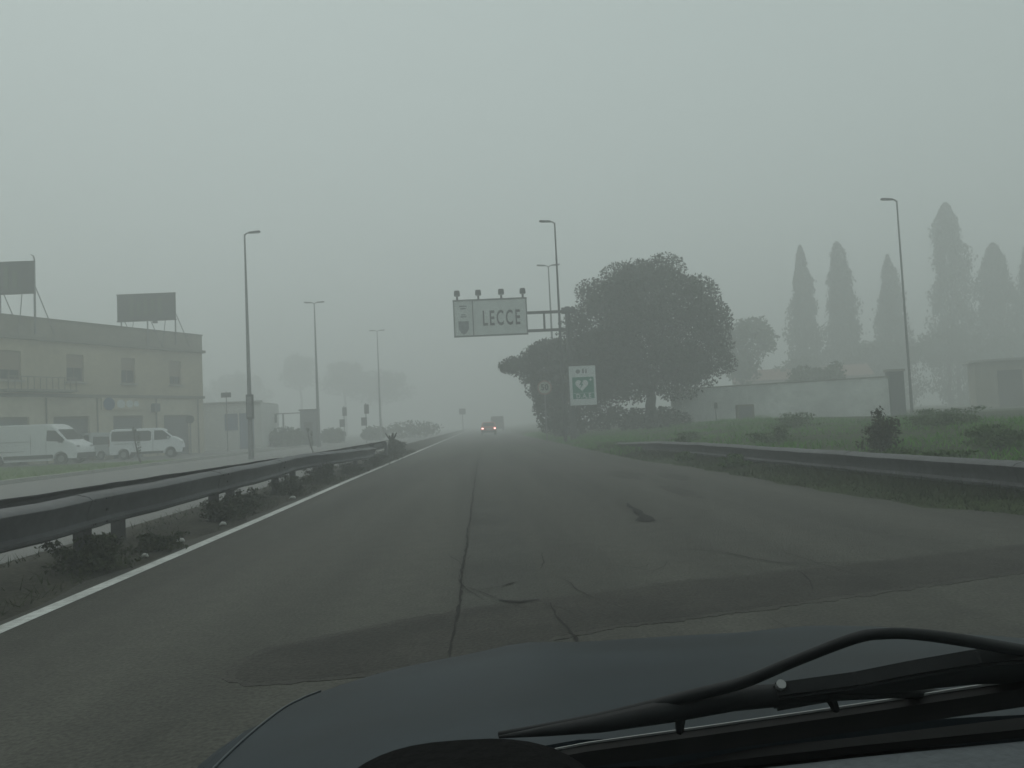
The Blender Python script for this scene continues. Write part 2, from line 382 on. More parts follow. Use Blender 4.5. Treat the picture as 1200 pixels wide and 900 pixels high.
for path, wd in [([(-0.08, 6.14), (0.09, 6.22), (0.23, 6.36)], .035), ([(0.05, 5.74), (0.20, 5.66), (0.34, 5.72)], .07),
                 ([(0.42, 5.56), (0.43, 5.21), (0.46, 4.96), (0.48, 4.78), (0.5, 4.63), (0.47, 4.5)], .022),
                 ([(0.44, 5.5), (0.52, 5.3), (0.55, 5.15)], .012), ([(0.52, 7.72), (0.5, 7.16), (0.44, 6.84)], .018),
                 ([(0.45, 7.8), (0.52, 7.72)], .02), ([(1.7, 7.5), (1.95, 7.4), (2.19, 7.17), (2.31, 6.82), (2.44, 6.57), (2.63, 6.31)], .018),
                 ([(2.44, 6.57), (2.75, 6.45), (3.2, 6.4)], .016), ([(2.49, 6.24), (2.4, 5.8), (2.26, 5.4)], .016), ([(1.73, 4.78), (1.76, 4.58)], .02),
                 ([(1.5, 18.9), (1.9, 18.3), (2.67, 17.4)], .06), ([(3.1, 36), (3.43, 34.6), (3.8, 33)], .12), ([(0.53, 15.9), (0.64, 13.93)], .03),
                 ([(-0.2, 6.3), (0.0, 5.9), (0.3, 5.3)], .01), ([(2.0, 9.8), (2.35, 9.7), (2.8, 9.75)], .02), ([(1.2, 9.9), (1.9, 9.8)], .012),
                 ([(-0.2, 29), (-0.21, 34), (-0.22, 48)], .03), ([(0.3, 26), (1.6, 25.4), (3.0, 25.6)], .04), ([(1.0, 13.0), (1.1, 12.1), (1.05, 11.6)], .014)]:
    wd *= .62; strip(path, [wd * .4] + [wd] * (len(path) - 2) + [wd * .25], 0.009, 'crack', 'tar', road, jag=wd * 0.7)
m = MB()
pot = [(2.14, 11.8), (2.02, 11.2), (2.05, 10.9), (1.97, 10.4), (2.0, 10.1), (1.9, 9.85), (1.84, 9.66), (1.97, 9.5), (2.08, 9.58), (2.12, 9.95), (2.08, 10.3), (2.13, 10.6), (2.1, 11.2)]
m.add([(x, y, 0.009) for x, y in pot], [tuple(range(len(pot)))]); m.build('pothole', 'tar', road, fix=False)
# hairline branching cracks
rc = random.Random(31)
for k in range(9):
    x, y = rc.uniform(-.1, 4.6), 5.0 + 16 * rc.random() ** 1.4; a = rc.uniform(0, 6.28); P_ = [(x, y)]
    for q_ in range(rc.randint(3, 9)):
        a += rc.uniform(-.38, .38); x += .16 * math.cos(a); y += .30 * math.sin(a); P_.append((x, y))
        if rc.random() < .25:
            b = a + rc.choice((-1, 1)) * rc.uniform(.6, 1.2)
            strip([(x, y), (x + .12 * math.cos(b), y + .2 * math.sin(b)), (x + .22 * math.cos(b + .3), y + .4 * math.sin(b + .3))], [.005, .004, .002], .0095, 'crack', 'tar', road, jag=.006)
    strip(P_, [.002] + [.0045] * (len(P_) - 2) + [.0015], .0095, 'crack', 'tar', road, jag=.008)
# irregular dark and pale stains of old repairs
for k in range(4):
    x, y = rc.uniform(2.6, 4.2), rc.uniform(12, 26); rx_, ry_ = rc.uniform(.15, .5), rc.uniform(.4, 1.5)
    MB().add([(x + rx_ * math.cos(t_ * .314) * rc.uniform(.7, 1.2), y + ry_ * math.sin(t_ * .314) * rc.uniform(.7, 1.2), .0045 + k * .0001) for t_ in range(20)], [tuple(range(20))]).build('stain', 'asphalt_fade', road, fix=False)
# paler and darker surfacing lanes
m = MB(); m.add([(-0.22, 4.0, 0.0025), (0.35, 4.0, 0.0025), (0.42, 7.5, 0.0025), (0.3, 13, 0.0025), (-0.22, 13, 0.0025)], [(0, 1, 2, 3, 4)])
m.build('worn_patch', mat('asphalt_worn', (0.046, 0.046, 0.039), 0.8, 0.40, 42, 0.25, bump=1.0, detail=10, big=0.25, bigscale=0.8, mid=0.22), road, fix=False)

# ------------------------------------------------------------------ guardrails
BEAM = [(-.07, .185), (.05, .155), (.085, .125), (.085, .112), (.050, .05), (.030, -.03), (.030, -.075), (.052, -.095), (.088, -.108), (.088, -.135), (.03, -.165),
        (.022, -.157), (.074, -.13), (.074, -.117), (.045, -.105), (.018, -.078), (.018, -.03), (.038, .05), (.07, .112), (.070, .120), (.045, .142), (-.07, .173)]
def smooth_path(pts, step=0.6):
    P = np.array(pts, float); d = np.r_[0, np.cumsum(np.hypot(*np.diff(P[:, :2], axis=0).T))]
    q = np.arange(0, d[-1] + 1e-6, step); q = np.r_[q, d[-1]] if q[-1] < d[-1] - .05 else q
    return [tuple(float(np.interp(t, d, P[:, k])) for k in range(3)) for t in q]
def guardrail(path, side, label, post_y, wob=0.01, ground=0.0):
    o = thing('guardrail', label, 'guardrail', group='roadside guardrails')
    pp = smooth_path(path)
    pp = [(x + random.uniform(-wob, wob), y, z + random.uniform(-wob, wob) * .6) for x, y, z in pp]
    prof = BEAM if side > 0 else [(-a, b) for a, b in reversed(BEAM)]
    MB().sweep(pp, prof).build('beam', 'rail', o, smooth='auto')
    jm = MB()
    for y in post_y:
        x = interp([(p[1], p[0]) for p in pp], y); z = interp([(p[1], p[2]) for p in pp], y)
        MB().box((x - side * 0.10, y, (z + 0.12 + ground - 0.1) / 2), (0.11, 0.16, z + 0.12 - ground + 0.1)).build('post', 'railpost', o)
        MB().box((x - side * 0.03, y, z), (0.07, 0.10, 0.2)).build('spacer', 'railpost', o)
        k0 = [p for p in pp if abs(p[1] - y) < .9]
        if len(k0) > 1:
            sp = [(interp([(p[1], p[0]) for p in pp], yy), yy, interp([(p[1], p[2]) for p in pp], yy)) for yy in (y - .17, y + .17)]
            pl = MB().sweep(sp, [(a * 1.0 + (.004 if side > 0 else -.004), b * 1.02 + .001) for a, b in prof]).build('splice', 'rail', o, smooth='auto')
            for by in (-.12, .12):
                for bz in (.118, -.12): MB().tube([(x + side * .082, y + by, z + bz), (x + side * .104, y + by, z + bz)], .014, 6).build('bolt', 'railpost', pl)
        MB().box((x + side * 0.035, y + .25, z - .005), (0.02, 0.03, 0.03)).build('bolt', 'railpost', o)
    return o
LR = [(-4.0, -6, .595), (-4.0, 6.4, .595), (-4.03, 10, .60), (-4.10, 14.5, .60), (-4.32, 17.6, .605), (-4.28, 19, .60), (-3.98, 21, .58), (-3.85, 24, .54), (-3.95, 28, .47)]
guardrail(LR, 1, 'dented near guardrail of the median beside the white edge line', [0.1, 4.1, 8.1, 12.1, 16.1, 20.1, 24.0], wob=.016)
guardrail([(-4.8, -6, .60), (-4.78, 8, .60), (-4.7, 12, .60), (-4.55, 17, .59), (-4.4, 22, .58), (-4.38, 35.5, .60)], -1,
          'rear guardrail of the median, running behind the dented one', [2, 6, 10, 14, 18, 22, 26, 30, 34])
guardrail([(6.75, -6, .345), (6.58, 9.4, .345), (6.3, 14, .335), (5.95, 21, .325), (5.78, 25.5, .27), (5.55, 32.5, .07)], -1,
          'low guardrail sunk in the grass on the right verge', [1.5, 5.5, 9.5, 13.5, 17.5, 21.5, 25], ground=0.0)

# ------------------------------------------------------------------ foliage helpers
def leaf_cloud(blobs, n, size, seed=0, up=0.0, shell=0.45, gaps=0.0, gapscale=1.2, stretch=1.0, zmin=None):
    r = np.random.default_rng(seed)
    B = np.array(blobs, float); vol = B[:, 3] * B[:, 4] * B[:, 5]; p = vol ** 0.75; p /= p.sum()
    k = r.choice(len(B), n, p=p); d = r.normal(size=(n, 3)); d /= np.linalg.norm(d, axis=1)[:, None]
    rad = r.random(n) ** shell
    C = B[k, :3] + d * rad[:, None] * B[k, 3:6]
    if gaps:
        q = np.floor(C / gapscale).astype(int)
        hsh = np.abs(np.sin(q[:, 0] * 12.9898 + q[:, 1] * 78.233 + q[:, 2] * 37.719 + seed) * 43758.5453) % 1.0
        C = C[(hsh > gaps) | (rad[:] < 0.6)]
    if zmin is not None: C = C[C[:, 2] > zmin]
    n = len(C)
    a = r.normal(size=(n, 3)); a[:, 2] += up * 2; a /= np.linalg.norm(a, axis=1)[:, None]
    b = np.cross(a, r.normal(size=(n, 3))); b /= np.linalg.norm(b, axis=1)[:, None]
    s = size * r.uniform(0.5, 1.4, n)[:, None]
    a = a * s * stretch; b = b * s * 0.55
    V = np.stack([C - a, C + b * 1.0, C + a, C - b], 1).reshape(-1, 3)
    return V, np.arange(n * 4).reshape(n, 4)

def limb(mb, a, b, r0, r1, seed, n=6, wob=0.08):
    rr = random.Random(seed); a = Vector(a); b = Vector(b); L = (b - a).length; pts = []; rad = []
    for i in range(n):
        t = i / (n - 1); p = a.lerp(b, t)
        if 0 < i < n - 1: p += Vector((rr.uniform(-1, 1), rr.uniform(-1, 1), rr.uniform(-.5, .5))) * L * wob
        pts.append(p); rad.append(r0 + (r1 - r0) * t)
    mb.tube(pts, rad, 8); return pts

def tree(name, label, base, trunk_h, r0, blobs, n, size, lm, seed, shell=0.45, gaps=0.0, up=0.0, group=None, cat='tree', stretch=1.0, gapscale=1.2):
    o = thing(name, label, cat, base, group=group)
    mb = MB(); rr = random.Random(seed)
    limb(mb, (0, 0, -0.2), (rr.uniform(-.2, .2), rr.uniform(-.2, .2), trunk_h), r0, r0 * .7, seed, wob=.03)
    for i, b in enumerate(blobs[:9]):
        limb(mb, (0, 0, trunk_h * rr.uniform(.75, 1.0)), (b[0] * .8, b[1] * .8, b[2]), r0 * .45, r0 * .1, seed + i + 1)
    mb.build('trunk', 'bark', o, smooth=True)
    V, Fq = leaf_cloud(blobs, n, size, seed, up, shell, gaps, gapscale, stretch)
    raw('crown', V, Fq, lm, o)
    return o

# big broad tree right of the gantry (leaf masses given relative to its foot)
def blob_ring(cx, cz, rx, rz, k, br, seed, ry=None, zcut=None):
    rr = random.Random(seed); L = []; ry = ry or rx
    for i in range(k):
        while True:
            d = Vector((rr.gauss(0, 1), rr.gauss(0, 1), rr.gauss(0, 1))).normalized()
            c = (cx + d.x * rx * .78, d.y * ry * .78, cz + d.z * rz * .78)
            if zcut is None or c[2] > zcut: break
        s = br * rr.uniform(.7, 1.3)
        L.append((c[0], c[1], c[2], s * 1.15, s * 1.1, s * .85))
    return L
TREE = (11.0, 50.0, 0.62)
bl = blob_ring(0.05, 6.5, 5.1, 4.8, 46, 1.35, 3, zcut=2.6) + [(0, 0, 6.2, 3.9, 3.9, 3.6), (-2.6, 0, 4.4, 2.2, 2.4, 1.9), (2.6, 0, 4.6, 2.3, 2.4, 2.0), (4.7, 0, 4.9, 1.0, 1.4, 1.3), (-4.4, 0, 7.3, 0.9, 1.3, 1.0), (-3.6, -.3, 9.0, 1.1, 1.3, 0.9), (-4.3, 0, 5.0, 1.3, 1.5, 1.6), (-4.6, .4, 3.2, 1.2, 1.4, 1.3), (-2.8, 0, 2.9, 1.6, 1.8, 1.1), (.6, 0, 3.0, 2.0, 2.0, 1.0), (3.3, 0, 3.4, 1.5, 1.8, 1.1), (-1.6, 0, 2.2, 1.7, 1.7, .8), (1.9, 0, 2.3, 1.6, 1.6, .8), (-3.4, 0, 2.3, 1.3, 1.5, .9), (-4.9, 0, 6.4, 1.1, 1.3, 1.3), (4.4, 0, 6.6, 1.3, 1.6, 1.8), (5.0, 0, 3.9, .9, 1.2, .8)]
tree('broad_tree', 'big round dark evergreen tree standing behind the green heart board', TREE, 2.4, 0.42, bl, 95000, 0.10, 'leaf', 11, shell=0.45, gaps=0.14, gapscale=.8)
V, Fq = leaf_cloud([(-1.3, -.6, .55, 1.5, 1.1, .75), (.5, -.8, .5, 1.3, 1, .8), (1.6, -.4, .35, 1.0, .9, .55)], 2600, 0.12, 5, shell=.45, zmin=-0.1)
b_ = raw('shrub', V, Fq, 'ivy'); b_.location = TREE
tag(b_, 'dark low shrub around the foot of the big tree', 'shrub')
# ivy clad tree leaning over the road behind the gantry arm
IVY = (5.6, 53.0, 0.45)
k_ = .885
bl = blob_ring(-0.2, 4.9 * k_, 3.0 * k_, 2.5 * k_, 26, .85, 9, ry=2.3) + [tuple(k_ * a for a in b) for b in [(0, 0, 4.6, 2.6, 2.4, 2.3), (-3.0, 0, 5.3, 1.5, 1.6, 0.95), (-3.9, 0, 5.4, .9, 1.0, .7), (-4.4, 0, 5.3, .6, .8, .5), (-2.0, 0, 3.6, 1.0, 1.4, 1.1),
      (-1.1, 0, 2.2, 1.4, 1.5, 1.6), (-.7, 0, 0.9, 1.5, 1.5, 1.1), (.8, 0, 1.6, 1.8, 1.5, 1.7), (2.2, 0, 4.6, 1.9, 1.8, 2.2), (.4, 0, .5, 2.3, 1.5, .8), (-1.7, 0, 2.7, .7, 1, 1.0), (2.4, 0, 2.6, 1.5, 1.5, 1.6), (1.0, 0, 6.4, 1.8, 1.5, 1.0), (-.8, 0, 6.6, 1.4, 1.4, .7), (2.9, 0, 6.4, 1.5, 1.5, 1.6), (3.2, 0, 4.0, 1.4, 1.4, 1.8)]]
tree('ivy_tree', 'dark ivy covered tree reaching out over the road behind the round speed sign', IVY, 2.5, 0.4, bl, 46000, 0.105, 'ivy', 21, shell=0.47, gaps=0.10, gapscale=.7)
V, Fq = leaf_cloud([(0, 0, .7, 1.2, .9, .9), (.9, .2, 1.1, .7, .7, .8)], 1200, 0.12, 15, shell=.6, gaps=.25, gapscale=.5, zmin=-0.1)
o = raw('shrub', V, Fq, 'weed'); o.location = (8.0, 52.0, 0.6); tag(o, 'thin see-through shrub between the mast foot and the big tree', 'shrub')

# cypresses behind the pale wall
def cypress(loc, h, r, seed, label, lean=0.0, blunt=0.0):
    o = thing('cypress', label, 'cypress', loc, group='tall cypresses behind the pale wall')
    MB().tube([(0, 0, -0.1), (0, 0, h * .3), (0, 0, h * .8)], [0.3, .22, .06], 7).build('trunk', 'bark', o, smooth=True)
    q = np.random.default_rng(seed); n = 13000
    z = q.random(n) ** 0.9; prof = np.where(z < .12, .55 + z * 3.7, np.clip((1 - z) / .88, 0, 1) ** (0.72 - blunt)) 
    rad = r * prof * (np.sqrt(q.random(n)) ** .8 * .92 + np.abs(q.normal(size=n)) * .20) * (1 + .18 * np.sin(z * 40 + seed) * q.random(n)); th = q.random(n) * 2 * np.pi
    rad *= 1 + .20 * np.sin(th * 3 + z * 9 + seed) + .13 * np.sin(z * 17 + 2.3 * seed + th) + .08 * np.sin(z * 37 + seed * 5 + 2 * th)
    C = np.stack([rad * np.cos(th) + lean * z * h, rad * np.sin(th), z * h], 1)
    a = q.normal(size=(n, 3)) * .5; a[:, 2] += 1.0; a /= np.linalg.norm(a, axis=1)[:, None]
    b = np.cross(a, q.normal(size=(n, 3))); b /= np.linalg.norm(b, axis=1)[:, None]
    s = .27 * q.uniform(.5, 1.4, n)[:, None]
    V = np.stack([C - a * s, C + b * s * .45, C + a * s, C - b * s * .45], 1).reshape(-1, 3)
    raw('crown', V, np.arange(n * 4).reshape(n, 4), 'cypress', o)
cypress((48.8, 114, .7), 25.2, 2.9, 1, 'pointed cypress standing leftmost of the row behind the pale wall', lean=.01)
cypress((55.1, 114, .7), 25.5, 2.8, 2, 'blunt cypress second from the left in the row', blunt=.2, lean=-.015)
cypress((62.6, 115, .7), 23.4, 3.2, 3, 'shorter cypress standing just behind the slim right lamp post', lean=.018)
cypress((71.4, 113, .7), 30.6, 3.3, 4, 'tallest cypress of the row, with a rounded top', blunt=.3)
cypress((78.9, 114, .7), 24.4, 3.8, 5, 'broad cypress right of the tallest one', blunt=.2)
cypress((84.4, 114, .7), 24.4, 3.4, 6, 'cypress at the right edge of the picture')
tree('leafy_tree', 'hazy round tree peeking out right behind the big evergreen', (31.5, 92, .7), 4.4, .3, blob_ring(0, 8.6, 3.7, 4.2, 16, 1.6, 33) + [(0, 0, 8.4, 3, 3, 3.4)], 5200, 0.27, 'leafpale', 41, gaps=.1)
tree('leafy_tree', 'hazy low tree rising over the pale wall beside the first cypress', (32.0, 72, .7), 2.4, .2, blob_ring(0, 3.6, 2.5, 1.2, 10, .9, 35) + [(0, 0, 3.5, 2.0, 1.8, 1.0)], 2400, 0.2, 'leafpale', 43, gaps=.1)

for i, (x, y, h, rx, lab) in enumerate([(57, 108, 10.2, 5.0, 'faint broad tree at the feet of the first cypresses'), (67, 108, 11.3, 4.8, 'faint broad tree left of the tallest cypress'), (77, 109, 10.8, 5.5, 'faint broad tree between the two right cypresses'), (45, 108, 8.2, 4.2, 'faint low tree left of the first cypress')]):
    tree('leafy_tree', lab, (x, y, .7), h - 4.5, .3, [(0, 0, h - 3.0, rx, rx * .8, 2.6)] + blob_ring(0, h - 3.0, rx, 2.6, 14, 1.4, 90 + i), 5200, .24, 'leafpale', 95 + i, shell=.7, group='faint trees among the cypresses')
# far trees over the opposite carriageway
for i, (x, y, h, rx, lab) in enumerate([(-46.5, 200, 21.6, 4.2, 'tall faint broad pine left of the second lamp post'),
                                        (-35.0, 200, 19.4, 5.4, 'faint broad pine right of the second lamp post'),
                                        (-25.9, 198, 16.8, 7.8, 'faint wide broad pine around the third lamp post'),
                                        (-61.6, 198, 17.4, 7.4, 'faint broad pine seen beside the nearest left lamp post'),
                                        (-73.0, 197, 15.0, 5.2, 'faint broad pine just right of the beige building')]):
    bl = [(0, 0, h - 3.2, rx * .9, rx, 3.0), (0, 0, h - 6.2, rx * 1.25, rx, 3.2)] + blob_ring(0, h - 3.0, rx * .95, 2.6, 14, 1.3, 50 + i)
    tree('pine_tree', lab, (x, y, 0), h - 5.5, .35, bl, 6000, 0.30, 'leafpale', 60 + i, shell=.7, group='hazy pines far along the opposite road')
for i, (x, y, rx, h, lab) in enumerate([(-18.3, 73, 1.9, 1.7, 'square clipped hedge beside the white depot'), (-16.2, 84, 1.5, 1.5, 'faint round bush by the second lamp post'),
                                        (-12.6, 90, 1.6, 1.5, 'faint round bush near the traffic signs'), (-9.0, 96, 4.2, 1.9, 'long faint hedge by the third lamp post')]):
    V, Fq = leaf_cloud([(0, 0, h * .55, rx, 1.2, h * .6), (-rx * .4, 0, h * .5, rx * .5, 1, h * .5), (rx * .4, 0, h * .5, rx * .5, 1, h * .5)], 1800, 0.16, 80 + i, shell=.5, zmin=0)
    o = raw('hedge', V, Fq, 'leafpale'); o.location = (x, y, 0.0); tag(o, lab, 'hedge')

# weeds along the median and the right verge
def weed(loc, h, r, n, seed, label, m='weed', size=0.05, cat='weed', name='weed'):
    o = thing(name, label, cat, loc)
    rr = random.Random(seed); mb = MB(); blobs = []
    for i in range(9):
        a = rr.uniform(0, 6.28); q = r * rr.uniform(.1, .9); z = h * rr.uniform(.45, 1.0)
        tip = (math.cos(a) * q, math.sin(a) * q, z)
        mb.tube([(tip[0] * .2, tip[1] * .2, -0.03), (tip[0] * .5, tip[1] * .5, z * .5), tip], [.008, .006, .003], 5)
        for t in (.45, .7, .95): blobs.append((tip[0] * t, tip[1] * t, z * t, r * .28, r * .28, h * .16))
    blobs.append((0, 0, h * .2, r, r * .8, h * .25))
    mb.build('stem', 'weed', o)
    V, Fq = leaf_cloud(blobs, n, size, seed, shell=.6, zmin=0.0, stretch=1.2)
    raw('foliage', V, Fq, m, o)
for i, (x, y, h, r, n, lab) in enumerate([
        (-3.98, 8.0, .40, .42, 900, 'dark weed clump under the rail at the nearest visible post'),
        (-3.86, 9.2, .22, .35, 500, 'low weed patch between the rail and the white line, nearest the camera'),
        (-4.0, 12.0, .46, .36, 900, 'weed clump around the second rail post'),
        (-3.95, 13.0, .5, .25, 350, 'tall thin weed just beyond the second rail post'),
        (-4.05, 16.2, .50, .50, 1100, 'bushy weed at the third rail post'),
        (-4.05, 19.6, .55, .55, 1200, 'thick dark weed under the kink of the rail'),
        (-3.95, 23.0, .42, .5, 800, 'weed under the sagging end of the rail'),
        (-3.9, 27.0, .45, .6, 900, 'weed where the dented rail ends'),
        (-3.95, 31.0, .4, .7, 900, 'low weed beyond the end of the dented rail'),
        (-4.3, 14.2, .22, .3, 300, 'small weed sprig behind the rail near its third post')]):
    weed((x, y, .02), h * .85, r * 1.15, n * 3, 100 + i, lab, size=.022)
weed((-4.1, 35.8, .05), .72, .95, 5200, 131, 'leafy bush growing at the end of the rear median rail', size=.035, cat='bush', name='bush')
# broad pad-like leaves on top of the bush
o = thing('agave', 'plant with fat upright leaves on top of the bush at the rail end', 'plant', (-4.2, 35.6, .45)); o.scale = (.62, .62, .62)
for i in range(9):
    a = i * .72; L = .55 + .12 * (i % 3); d = Vector((math.cos(a) * .5, math.sin(a) * .5, .85)).normalized(); s = d.cross(Vector((0, 0, 1))).normalized()
    b0 = Vector((math.cos(a) * .08, math.sin(a) * .08, .4)); nrm = d.cross(s)
    pts = [b0 - s * .03, b0 + d * L * .5 - s * .09, b0 + d * L * .85 - s * .07, b0 + d * L, b0 + d * L * .85 + s * .07, b0 + d * L * .5 + s * .09, b0 + s * .03]
    MB().prism(pts, nrm * .012, nrm * -.012).build('leaf', 'weed', o)
MB().tube([(0, 0, -.28), (0, 0, .45)], [.06, .05], 7).build('stem', 'bark', o)
# dead stalk behind the opposite road
for (x, y, z, h, lab) in [(-17.6, 40.5, .1, 1.9, 'bare leaning stalk at the edge of the lawn by the parked vans'), (-10.9, 50.0, 0, 1.6, 'bare short stalk standing just before the second lamp post')]:
    o = thing('dead_stalk', lab, 'stalk', (x, y, z)); mb = MB()
    limb(mb, (0, 0, -.05), (-.35, 0, h), .05, .02, 7, wob=.03); mb.build('stem', 'bark', o)
    V, Fq = leaf_cloud([(-.1, 0, h * .5, .12, .12, h * .4), (-.3, 0, h * .9, .14, .12, .18)], 160, .05, 9); raw('foliage', V, Fq, 'weed', o)
for i, (x, y, h, r, n, lab, mm) in enumerate([
        (8.6, 16.6, 1.05, .55, 900, 'dark scraggly bush rising behind the right guardrail', 'weed'),
        (6.2, 24.0, .45, .4, 700, 'fresh green tuft behind the far end of the right guardrail', 'weedgreen'),
        (7.6, 13.0, .34, .8, 1300, 'wide low shrub behind the right guardrail near the picture edge', 'weedgreen'),
        (10.5, 15.0, .42, 1.0, 1500, 'low green shrub at the right picture edge behind the rail', 'weedgreen'),
        (5.62, 17.3, .28, .42, 800, 'bright green tuft in front of the right guardrail', 'weedgreen'),
        (5.35, 20.5, .22, .35, 500, 'small green tuft at the road edge before the right guardrail', 'weedgreen'),
        (9.2, 24.0, .5, .9, 1200, 'fresh green shrub mid bank below the pale wall', 'weedgreen'), (12.6, 31.0, .6, 1.2, 1300, 'green shrub on the bank before the small grey cabinet', 'weedgreen'),
        (8.0, 30.0, .4, .8, 900, 'low green tuft on the bank beyond the rail end', 'weedgreen'), (13.4, 22.0, .45, 1.3, 1600, 'wide green shrub on the bank below the cypresses', 'weedgreen'),
        (16.5, 27.0, .5, 1.5, 1700, 'dull green shrub on the bank below the tallest cypress', 'weedgreen')]):
    weed((x, y, bank(x, y)), h, r, n * 2, 150 + i, lab, mm, size=.035, cat='shrub', name='shrub')

# grass
def blades(P, H, lean, width, seed):
    q = np.random.default_rng(seed); n = len(P); th = q.random(n) * 2 * np.pi
    s = np.stack([np.cos(th), np.sin(th), np.zeros(n)], 1) * width * q.uniform(.6, 1.4, n)[:, None]
    l = np.stack([q.normal(size=n) * lean * H, q.normal(size=n) * lean * H, H], 1)
    V = np.stack([P - s, P + s, P + l], 1).reshape(-1, 3)
    return V, np.arange(n * 3).reshape(n, 3)
def verge_points(n, ymin, ymax, tmin, tmax, seed, pw=1.0):
    q = np.random.default_rng(seed); y = ymin + (ymax - ymin) * q.random(n) ** pw; t = tmin + (tmax - tmin) * q.random(n)
    e = np.interp(y, [a for a, _ in EDGE], [b for _, b in EDGE]); x = e + t
    patch = np.sin(x * 1.9 + y * .7) + np.sin(y * 1.3 - x * .8) + q.normal(size=n) * .7
    keep = patch > -0.9; x, y, t = x[keep], y[keep], t[keep]
    z = np.array([bank(a, b) for a, b in zip(x, y)]); return np.stack([x, y, z], 1), t
P, t = verge_points(26000, 6, 34, 0.02, 1.6, 1, 1.3); q = np.random.default_rng(2)
V, Fq = blades(P, (.04 + .10 * q.random(len(P))) * (0.5 + np.clip(t, 0, 1)), .7, .006, 3)
tag(raw('grass', V, Fq, 'grassdark'), 'short dull grass between the road edge and the right guardrail', 'grass', kind='stuff')
P, t = verge_points(34000, 8, 60, 1.5, 13, 4, 1.2); q = np.random.default_rng(5)
pn = np.clip(.55 + .3 * np.sin(P[:, 0] * .9 + 2 * np.sin(P[:, 1] * .35)) + .3 * np.sin(P[:, 1] * .8 + P[:, 0] * .5), .2, 1.3)
V, Fq = blades(P, (.10 + .30 * q.random(len(P))) * pn, .6, .012, 6)
tag(raw('grass', V, Fq, 'grassgreen'), 'long green grass on the bank behind the right guardrail', 'grass', kind='stuff')
P, t = verge_points(12000, 26, 80, 0.0, 3.0, 14); q = np.random.default_rng(15)
V, Fq = blades(P, .06 + .16 * q.random(len(P)), .5, .012, 16)
tag(raw('grass', V, Fq, 'grassgreen'), 'green grass along the road edge below the mast and trees', 'grass', kind='stuff')
q = np.random.default_rng(8); n = 16000
P = np.stack([-17.0 - 22 * q.random(n), 21 + 23.5 * q.random(n), np.full(n, .11)], 1)
V, Fq = blades(P, .05 + .10 * q.random(n), .5, .014, 9)
tag(raw('grass', V, Fq, 'grasslot'), 'mown green grass in front of the parked white vans', 'grass', kind='stuff')
q = np.random.default_rng(18); n = 9000
yy = 4 + 40 * q.random(n) ** 1.3; P = np.stack([-3.72 - 1.6 * q.random(n) ** 1.2, yy, np.full(n, .02)], 1)
keep = (np.sin(P[:, 0] * 5 + P[:, 1] * 1.1) + q.normal(size=n) * .6) > .1; P = P[keep]
V, Fq = blades(P, .03 + .10 * q.random(len(P)), .9, .006, 19)
tag(raw('grass', V, Fq, 'grassdark'), 'dry thin grass on the dirt of the median strip', 'grass', kind='stuff')
# litter and stones on the median
for i, (x, y, s, lab) in enumerate([(-3.78, 11.3, .05, 'small white scrap of litter by the second rail post'), (-3.74, 15.2, .06, 'white pebble of litter near the white line below the third post'),
                                    (-3.72, 8.6, .04, 'pale stone beside the white line nearest the camera'), (-3.76, 9.7, .05, 'flat pale stone by the low weed patch')]):
    mb = MB(); mb.tube([(-s, 0, .01), (-s * .3, s * .3, .03), (s * .5, 0, .028), (s, -.01, .012)], [.01, s * .5, s * .45, .008], 7)
    o = mb.build('litter', 'litter', smooth=True); o.location = (x, y, .03); tag(o, lab, 'litter')

# ------------------------------------------------------------------ lamp posts
def lamp_post(loc, h, arms, label, base_r=.11, box=False, pm='galv'):
    o = thing('lamp_post', label, 'lamp post', loc, group='tall roadside lamp posts')
    MB().tube([(0, 0, -.1), (0, 0, 1.2), (0, 0, 1.25), (0, 0, h)], [base_r * 1.15, base_r * 1.1, base_r, .042], 10).build('pole', pm, o, smooth='auto')
    for sx in arms:
        MB().tube([(0, 0, h - .05), (sx * .12, 0, h + .05), (sx * .3, 0, h + .08)], [.045, .04, .035], 8).build('arm', 'galv', o, smooth=True)
        hm = MB(); a, b = .22 * sx, .86 * sx
        hm.add([(a, -.10, h + .04), (a, .10, h + .04), (b, .15, h + .09), (b, -.15, h + .09), (a, -.07, h + .13), (a, .07, h + .13), (b, .10, h + .17), (b, -.10, h + .17)],
               [(0, 1, 2, 3), (4, 7, 6, 5), (0, 4, 5, 1), (1, 5, 6, 2), (2, 6, 7, 3), (3, 7, 4, 0)])
        hd = hm.build('lamp_head', 'darkmetal', o, bevel=.02)
        MB().box(((a + b) / 2, 0, h + .055), (abs(b - a) * .7, .18, .02)).build('lens', 'lamp', hd)
    if box:
        cb = MB().box((0.05, -.12, 2.85), (.36, .26, 1.35)).build('control_box', 'darkmetal', o, bevel=.02)
        MB().box((0.05, -.262, 2.85), (.26, .02, 1.1)).build('box_door', 'galv', cb)
    return o
lamp_post((-12.75, 43, 0), 12.45, (1,), 'nearest left lamp post with a dark box strapped to its pole', base_r=.13, box=True)
lamp_post((-14.1, 67, 0), 12.4, (-1, 1), 'second left lamp post with two heads on a T top', base_r=.15)
lamp_post((-11.55, 88, 0), 12.4, (-1, 1), 'third and faintest left lamp post with a T top', base_r=.13)
lamp_post((4.55, 43, .05), 12.4, (-1,), 'single headed lamp post rising behind the gantry arm', base_r=.10, pm='galvdark')
lamp_post((5.4, 57, .05), 12.75, (-1, 1), 'faint double headed lamp post behind the gantry arm', base_r=.12)
lamp_post((23.2, 41, .75), 11.7, (-1,), 'slim lamp post standing before the cypresses on the right', base_r=.068)

